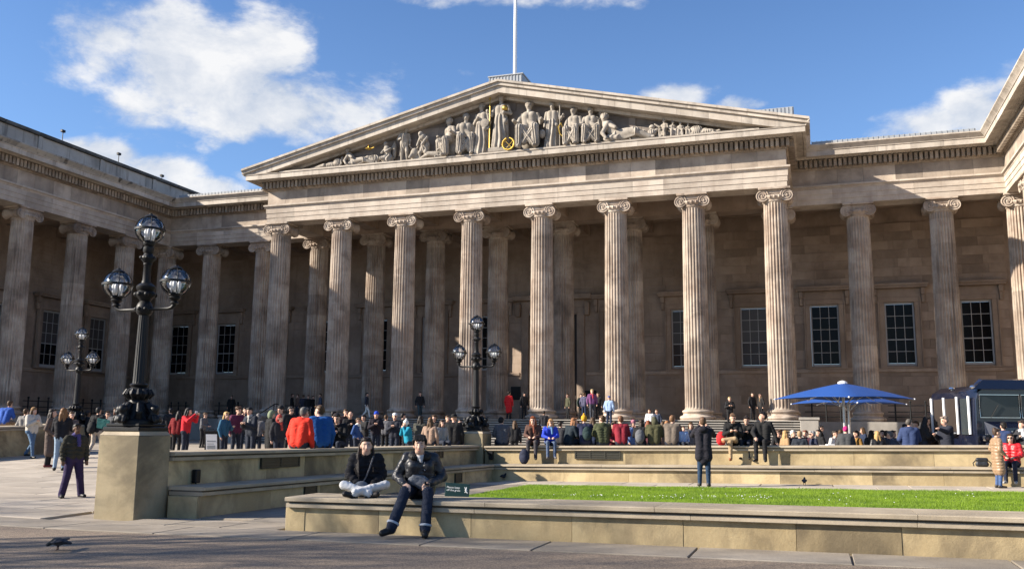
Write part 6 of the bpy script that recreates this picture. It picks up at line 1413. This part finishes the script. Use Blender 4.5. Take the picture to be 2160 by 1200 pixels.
rb = on_rear(1105, 27.75); tag(link('backpack', sdf_mesh('backpack', [('e', (0, 0, .22), (.16, .13, .23), 0), ('e', (.02, -.10, .15), (.12, .07, .13), 0), ('c', (-.06, 0, .43), (.06, 0, .43), .018, .018, 0)], .016, [cloth((.02, .024, .045))], .03), None, (rb[0], 27.78, plane_z(rb[0], 27.4)+.49)), 'navy rucksack leaning below the woman in the brown coat', 'backpack')
away(1198, 'woman with reddish hair and black jacket sitting sideways', face=130, top=(.014, .022, .03), hair=(.24, .11, .05), hair_style='long', h=1.66)
b_, _, _, _ = away(1236, 'person in mustard knitted cap and navy coat', face=195, top=(.020, .024, .055), hat=((.55, .28, .02), 'bobble'), h=1.80)
def worn_pack(o, col, label, z=.38):
    q = Matrix.Rotation(o.rotation_euler.z, 3, 'Z') @ Vector((0, .22, z)); tag(link('backpack', sdf_mesh('backpack', [('e', (0, 0, 0), (.15, .10, .22), 0), ('e', (0, .08, -.07), (.11, .06, .12), 0)], .016, [cloth(col)], .03), None, tuple(Vector(o.location)+q), tuple(o.rotation_euler)), label, 'backpack')
worn_pack(b_, (.018, .035, .035), 'dark green backpack worn by the person in the mustard cap')
st(1250, 31.0, 'brown haired person between the mustard cap and the olive puffer', face=170, h=1.74, top=NAVY, hair=BROWN, hair_style='long')
away(1272, 'person in olive green quilted jacket sitting with back turned', top=(.055, .062, .03), quilt=True, hair=BROWN, bulk=1.25, hood='down', h=1.78)
st(1292, 30.5, 'person in wine coloured top behind the red jacket', face=20, h=1.54, top=(.14, .02, .03), hair=BROWN)
away(1311, 'person in crimson jacket sitting with back turned', top=(.20, .016, .028), hair=(.13, .06, .03), bulk=1.05)
st(1332, 30.5, 'person in pink hat and light blue jeans jacket', face=30, h=1.62, top=(.14, .22, .40), hat=((.40, .16, .20), 'beanie'))
c_, _, _, _ = away(1351, 'low hunched person in black coat with grey backpack', top=(.014, .014, .016), hair=(.03, .02, .015), hair_style='long', h=1.50)
worn_pack(c_, (.10, .105, .115), 'grey backpack worn by the hunched person in black', .28)
away(1380, 'person in moss green hooded coat sitting with back turned', top=(.060, .058, .028), hat=((.07, .068, .04), 'hood'), hair_style='none', bulk=1.2, h=1.66)
away(1417, 'person in taupe wool coat sitting with back turned', top=(.13, .105, .085), hair=(.17, .09, .045), bulk=1.2, h=1.74)
st(1406, 31.0, 'person with ginger hair just behind the taupe coat', face=150, h=1.66, top=(.2, .12, .08), hair=(.30, .14, .06))
person(on_rear(1441, 28.9), 'small child in pale blue jacket beside the taupe coat', face=20, pose='sit', h=1.12, top=(.25, .36, .58), hair=(.03, .02, .015), res=.02)
sm = gv(1486, 1026, plane_z(-2.8, 25.0))
s_, _, _, sw = person(sm, 'man in black jacket and jeans standing on the strip taking a picture of the museum', face=180, h=1.84, pose='stand', arms='raised', top=(.016, .015, .022), bottom=(.018, .038, .075), shoe=(.012, .012, .012), hair=(.11, .06, .035), coat=.42, res=.014, hood='down', bulk=1.05)
q = Matrix.Rotation(s_.rotation_euler.z, 3, 'Z') @ Vector((sw[0][0]+sw[1][0])/2); mb = MB(); mb.cbox((-.08, -.006, -.04), (.08, .006, .04), .004); tag(obj('mobile_phone', mb, M['iron'], None, tuple(Vector(s_.location)+q+Vector((-.05, .05, .10))), (0, 0, s_.rotation_euler.z)), 'dark phone raised by the standing man with his back turned', 'phone')
facing(1546, 'man in black coat and tan trousers sitting with one leg crossed looking at his phone', pose='crossleg', face=4, top=(.013, .013, .014), bottom=(.34, .24, .14), shoe=(.22, .07, .03), hair=(.12, .07, .04), arms='phone', h=1.78, head_pitch=.35, lean=.3, coat=.35)
person(on_rear(1577, 28.62), 'dark haired woman in black coat looking at a phone between two men', face=-10, pose='sit', h=1.62, top=(.014, .013, .013), hair=(.02, .014, .012), hair_style='bun', arms='phone', head_pitch=.25, res=.018)
facing(1611, 'dark haired man in black jacket and black jeans turning to his left', pose='sit', face=-12, top=(.015, .015, .016), bottom=(.011, .011, .013), hair=(.014, .011, .01), arms=('knees', 'side'), h=1.86, head_yaw=-.9)
rb = on_rear(1522, 28.7); tag(link('backpack', sdf_mesh('backpack', [('e', (0, 0, .20), (.15, .12, .22), 0), ('e', (-.04, -.09, .14), (.10, .06, .12), 0)], .016, [cloth((.48, .02, .025))], .03), None, rb), 'bright red rucksack standing on the wall beside the man in tan trousers', 'backpack')
# ---- at the cafe -------------------------------------------------------------------------------
def cafe(u, Y, label, **k): x, y, z = gp(u, Y); return person((x, y, z+.45), label, pose='sit', res=.024, **k)
for u, Y, lab, k in ((1636, 33.0, 'balding person in black at the cafe end nearest the steps', dict(top=BLK, hair=(.10, .06, .04), face=60)), (1654, 32.6, 'blonde woman in camel coat at the cafe', dict(top=(.30, .19, .10), hair=BLOND, hair_style='long', face=120)), (1670, 33.4, 'white haired person in black at the cafe', dict(top=(.02, .02, .03), hair=(.55, .53, .5), face=40)), (1686, 32.0, 'fair haired person with back turned at the cafe', dict(top=(.02, .025, .035), hair=(.30, .20, .11), face=175)), (1700, 33.6, 'person with auburn hair at the cafe', dict(top=(.06, .02, .03), hair=(.15, .05, .03), face=-30)), (1716, 32.4, 'grey haired person in glasses at the cafe', dict(top=(.03, .035, .06), hair=(.30, .29, .28), face=-70, glasses=True)),
                     (1757, 33.8, 'person in white jacket at the cafe table under the parasol', dict(top=(.62, .62, .62), hair=(.02, .015, .012), face=60)), (1808, 33.6, 'dark haired person in ochre jacket at the cafe', dict(top=(.22, .12, .03), hair=(.012, .01, .01), face=-60)), (1836, 34.6, 'dark haired person in black left of the blonde at the cafe', dict(top=BLK, hair=(.02, .013, .01), face=150, hair_style='long')), (1851, 32.8, 'blonde woman in shiny black jacket at the cafe', dict(top=(.014, .014, .016), kind='shiny', hair=BLOND, face=-160, hair_style='long')), (1867, 34.2, 'hunched dark haired person in slate top at the cafe', dict(top=(.05, .055, .07), hair=(.015, .012, .01), face=120)), (1880, 34.8, 'dark haired person in grey at the far cafe table', dict(top=(.08, .08, .09), hair=(.012, .01, .01), face=60)), (1894, 33.2, 'grey haired person leaning in blue grey jumper at the cafe', dict(top=(.05, .07, .11), hair=(.12, .12, .12), face=-120, lean=.4))):
    cafe(u, Y, lab, h=1.66, **k)
st(1783, 30.4, 'person in magenta hat and grey coat with bag strap, back to the lawn', face=175, h=1.52, top=(.05, .052, .055), hat=((.42, .02, .14), 'beanie'), scarf=None, bulk=1.35, res=.018)
st(1918, 30.6, 'broad man in navy hooded coat with back turned', face=178, h=1.74, top=(.028, .045, .11), hair=(.08, .07, .06), hood='down', bulk=1.35, res=.018)
st(1948, 33.0, 'tall person in black right of the navy coat', face=90, h=1.80, top=BLK, hair=(.012, .01, .01), hair_style='long')
st(1968, 33.6, 'person in dark brown coat queueing at the truck', face=-80, h=1.66, top=(.03, .02, .018), hair=BROWN, hair_style='long')
st(1996, 29.9, 'grey haired man in black jacket reaching toward the truck hatch', face=-55, h=1.80, top=(.016, .018, .028), hair=(.22, .17, .14), arms=('phone', 'point'), res=.017, bulk=1.15)
st(2113, 29.9, 'short haired person in navy fleece in front of the truck bonnet', face=160, h=1.70, top=(.02, .035, .09), hair=(.015, .012, .01), bulk=1.2, res=.018)
st(2157, 30.0, 'fair skinned person in black and white at the right edge', face=-20, h=1.70, top=(.03, .03, .035), hair=(.06, .04, .03), scarf=(.55, .55, .55))
# ---- right end of the lawn -----------------------------------------------------------------------
g_ = wp(2108, 1020, Y=26.75); person((float(g_[0]), 26.75, plane_z(float(g_[0]), 26.75)), 'child in long shiny beige puffer coat standing with back half turned', face=115, h=1.50, pose='stand', top=(.26, .17, .10), kind='shiny', bottom=(.05, .09, .20), shoe=(.03, .025, .02), hair=(.05, .03, .02), hair_style='bun', coat=1.0, quilt=True, bulk=1.12, arms='pocket', res=.016)
pz = wp(2137, 985, Y=27.62); person((float(pz[0]), 27.62, plane_z(float(pz[0]), 27.4)+.49), 'woman in shiny red puffer and sunglasses sitting on the lower bench', face=-10, pose='sit', h=1.66, top=(.48, .012, .018), kind='shiny', bottom=(.018, .022, .04), shoe=(.30, .30, .30), hair=(.02, .013, .01), hair_style='long', arms='lap', glasses=True, res=.016, quilt=True, bulk=1.1)
pb = wp(2072, 981, Y=27.75); zb_ = plane_z(float(pb[0]), 27.4)+.49
hb_ = tag(link('handbag', sdf_mesh('handbag', [('c', (-.10, 0, .07), (.10, 0, .07), .065, .065, 0), ('c', (-.10, 0, .19), (.10, 0, .19), .055, .055, 0)], .012, [cloth((.018, .020, .024), 'shiny')], .05), None, (float(pb[0]), 27.75, zb_)), 'black leather handbag standing on the lower bench', 'bag')
mb = MB(); mb.tube([(-.14, 0, .18), (-.22, 0, .10), (-.20, 0, .02)], .014, 6); mb.tube([(.14, 0, .18), (.22, 0, .10), (.20, 0, .02)], .014, 6); obj('strap', mb, cloth((.018, .02, .024)), hb_)
# ---- pigeons ---------------------------------------------------------------------------------------
def pigeon(P, rz, label, peck=False, wings=False):
    b = 5; hx = (0, -.17, .10) if peck else (0, -.12, .235)
    pr = [('e', (0, 0, .145), (.062, .115, .068), 0), ('c', (0, -.07, .16), hx, .048, .028, 1), ('e', hx, (.026, .032, .027), 1), ('c', (hx[0], hx[1]-.026, hx[2]-.004), (hx[0], hx[1]-.048, hx[2]-.012), .008, .004, 2), ('c', (0, .08, .15), (0, .21, .12), .045, .022, 0), ('c', (-.055, -.02, .155), (-.03, .15, .14), .035, .018, 3), ('c', (.055, -.02, .155), (.03, .15, .14), .035, .018, 3)]
    for sx in (-1, 1): pr += [('c', (sx*.025, .0, .09), (sx*.028, -.005, .02), .012, .007, 2), ('c', (sx*.028, -.005, .012), (sx*.03, -.045, .008), .007, .005, 2)]
    if wings: pr += [('e', (sx*.17, .03, .165), (.17, .075, .016), 3) for sx in (-1, 1)] + [('c', (sx*.05, -.02, .17), (sx*.30, .05, .17), .022, .010, 3) for sx in (-1, 1)]
    tag(link('pigeon', sdf_mesh('pigeon', pr, .008, [cloth((.045, .047, .055)), cloth((.02, .026, .03)), cloth((.10, .05, .04)), cloth((.035, .037, .045))], .018), None, P, (0, 0, rz)), label, 'pigeon', 'pigeons').scale = (.70 if wings else .82,)*3
pg = gv(122, 1160, ground_z(-8.5, 9.0)-.012); pigeon(pg, R_(-68), 'dark pigeon with half spread wings on the gravel in the foreground', True, True)
pg = gv(1697, 1023, plane_z(-.5, 26.0)+.002); pigeon(pg, R_(178), 'dark pigeon standing on the strip behind the grass')
pg = gv(1062, 1012, plane_z(-9, 25.3)+.002); pigeon(pg, R_(60), 'pigeon with pale wing in the shaded corner below the bench walls')

# ---- more of the crowd, half hidden between the others ------------------------------------------------
for u, Y, h, t, f, hr, lab in ((358, 31.0, 1.68, BLK, 170, (.012, .01, .01), 'person in black just behind the big lamp pier'), (428, 37.0, 1.66, GREY, 60, BROWN, 'distant person in grey left of the sandwich board'), (610, 28.0, 1.70, BLK, 30, (.012, .01, .01), 'dark coated person between the red scarf and the orange red jacket'),
    (652, 30.5, 1.62, BLK, -40, BROWN, 'short person in black behind the royal blue jacket'), (697, 33.0, 1.72, NAVY, 100, (.012, .01, .01), 'person in navy right behind the big man in royal blue'), (726, 34.0, 1.74, (.05, .03, .03), 20, BROWN, 'person in dark maroon behind the bald man'), (770, 33.5, 1.64, BLK, -60, (.015, .01, .01), 'person in black between the striped child and the blue knitted cap'),
    (812, 35.0, 1.66, GREY, 160, BROWN, 'person in grey between the blue cap and the white cap'), (848, 34.5, 1.70, BLK, 150, (.012, .01, .01), 'person in black between the white cap and the turquoise jacket'), (918, 33.5, 1.70, BLK, -20, BROWN, 'person in black behind the fluffy beige coat'), (942, 34.5, 1.66, (.06, .04, .03), 40, BROWN, 'person in dark brown behind the flat hat'),
    (1085, 35.0, 1.62, BLK, 170, BROWN, 'person in black between the grey quilted jacket and the brown tweed coat'), (1181, 33.5, 1.60, (.03, .03, .035), 160, (.02, .015, .012), 'person in charcoal between the blue jacket girl and the reddish hair'), (1216, 34.0, 1.58, BLK, 150, BROWN, 'person in black left of the mustard cap'),
    (1296, 33.0, 1.60, NAVY, 175, BROWN, 'person in navy left of the crimson jacket'), (1366, 33.0, 1.60, (.10, .03, .04), 160, REDH, 'person in dark red between the grey backpack and the moss green coat'), (1398, 33.5, 1.58, BLK, 160, BROWN, 'person in black between the moss green and the taupe coat'), (1456, 33.5, 1.56, GREY, 20, BROWN, 'person in grey just left of the standing photographer'),
    (1560, 31.5, 1.52, BLK, 20, BROWN, 'person in black peeping out behind the man with the crossed leg'), (1727, 35.5, 1.5, BLK, 100, (.012, .01, .01), 'person in black standing beyond the white takeaway boxes'), (1822, 35.5, 1.46, NAVY, -70, BROWN, 'person in navy between the ochre jacket and the shiny black one'), (1905, 35.5, 1.56, BLK, 60, (.012, .01, .01), 'person in black just left of the broad navy coat'), (1934, 34.5, 1.66, BLK, -40, BROWN, 'person in black just right of the broad navy coat'), (1982, 34.0, 1.62, (.03, .03, .04), 160, BROWN, 'person in slate grey at the corner of the truck')):
    st(u, Y, lab, h=h, top=t, face=f, hair=hr, bottom=BLK, hair_style='long' if hr in (REDH, BROWN) and h < 1.66 else 'short')
for u, f, t, lab, hr in ((1644, 150, (.04, .03, .03), 'person in dark brown with back turned at the first cafe table', BROWN), (1730, -60, BLK, 'person in black left of the white takeaway boxes', (.012, .01, .01)), (1772, 170, (.05, .05, .06), 'person in grey just left of the magenta hat at the cafe', BROWN), (1860, 10, NAVY, 'person in navy facing the lawn at the far cafe table', (.012, .01, .01))):
    cafe(u, 35.4, lab, h=1.66, top=t, face=f, hair=hr)
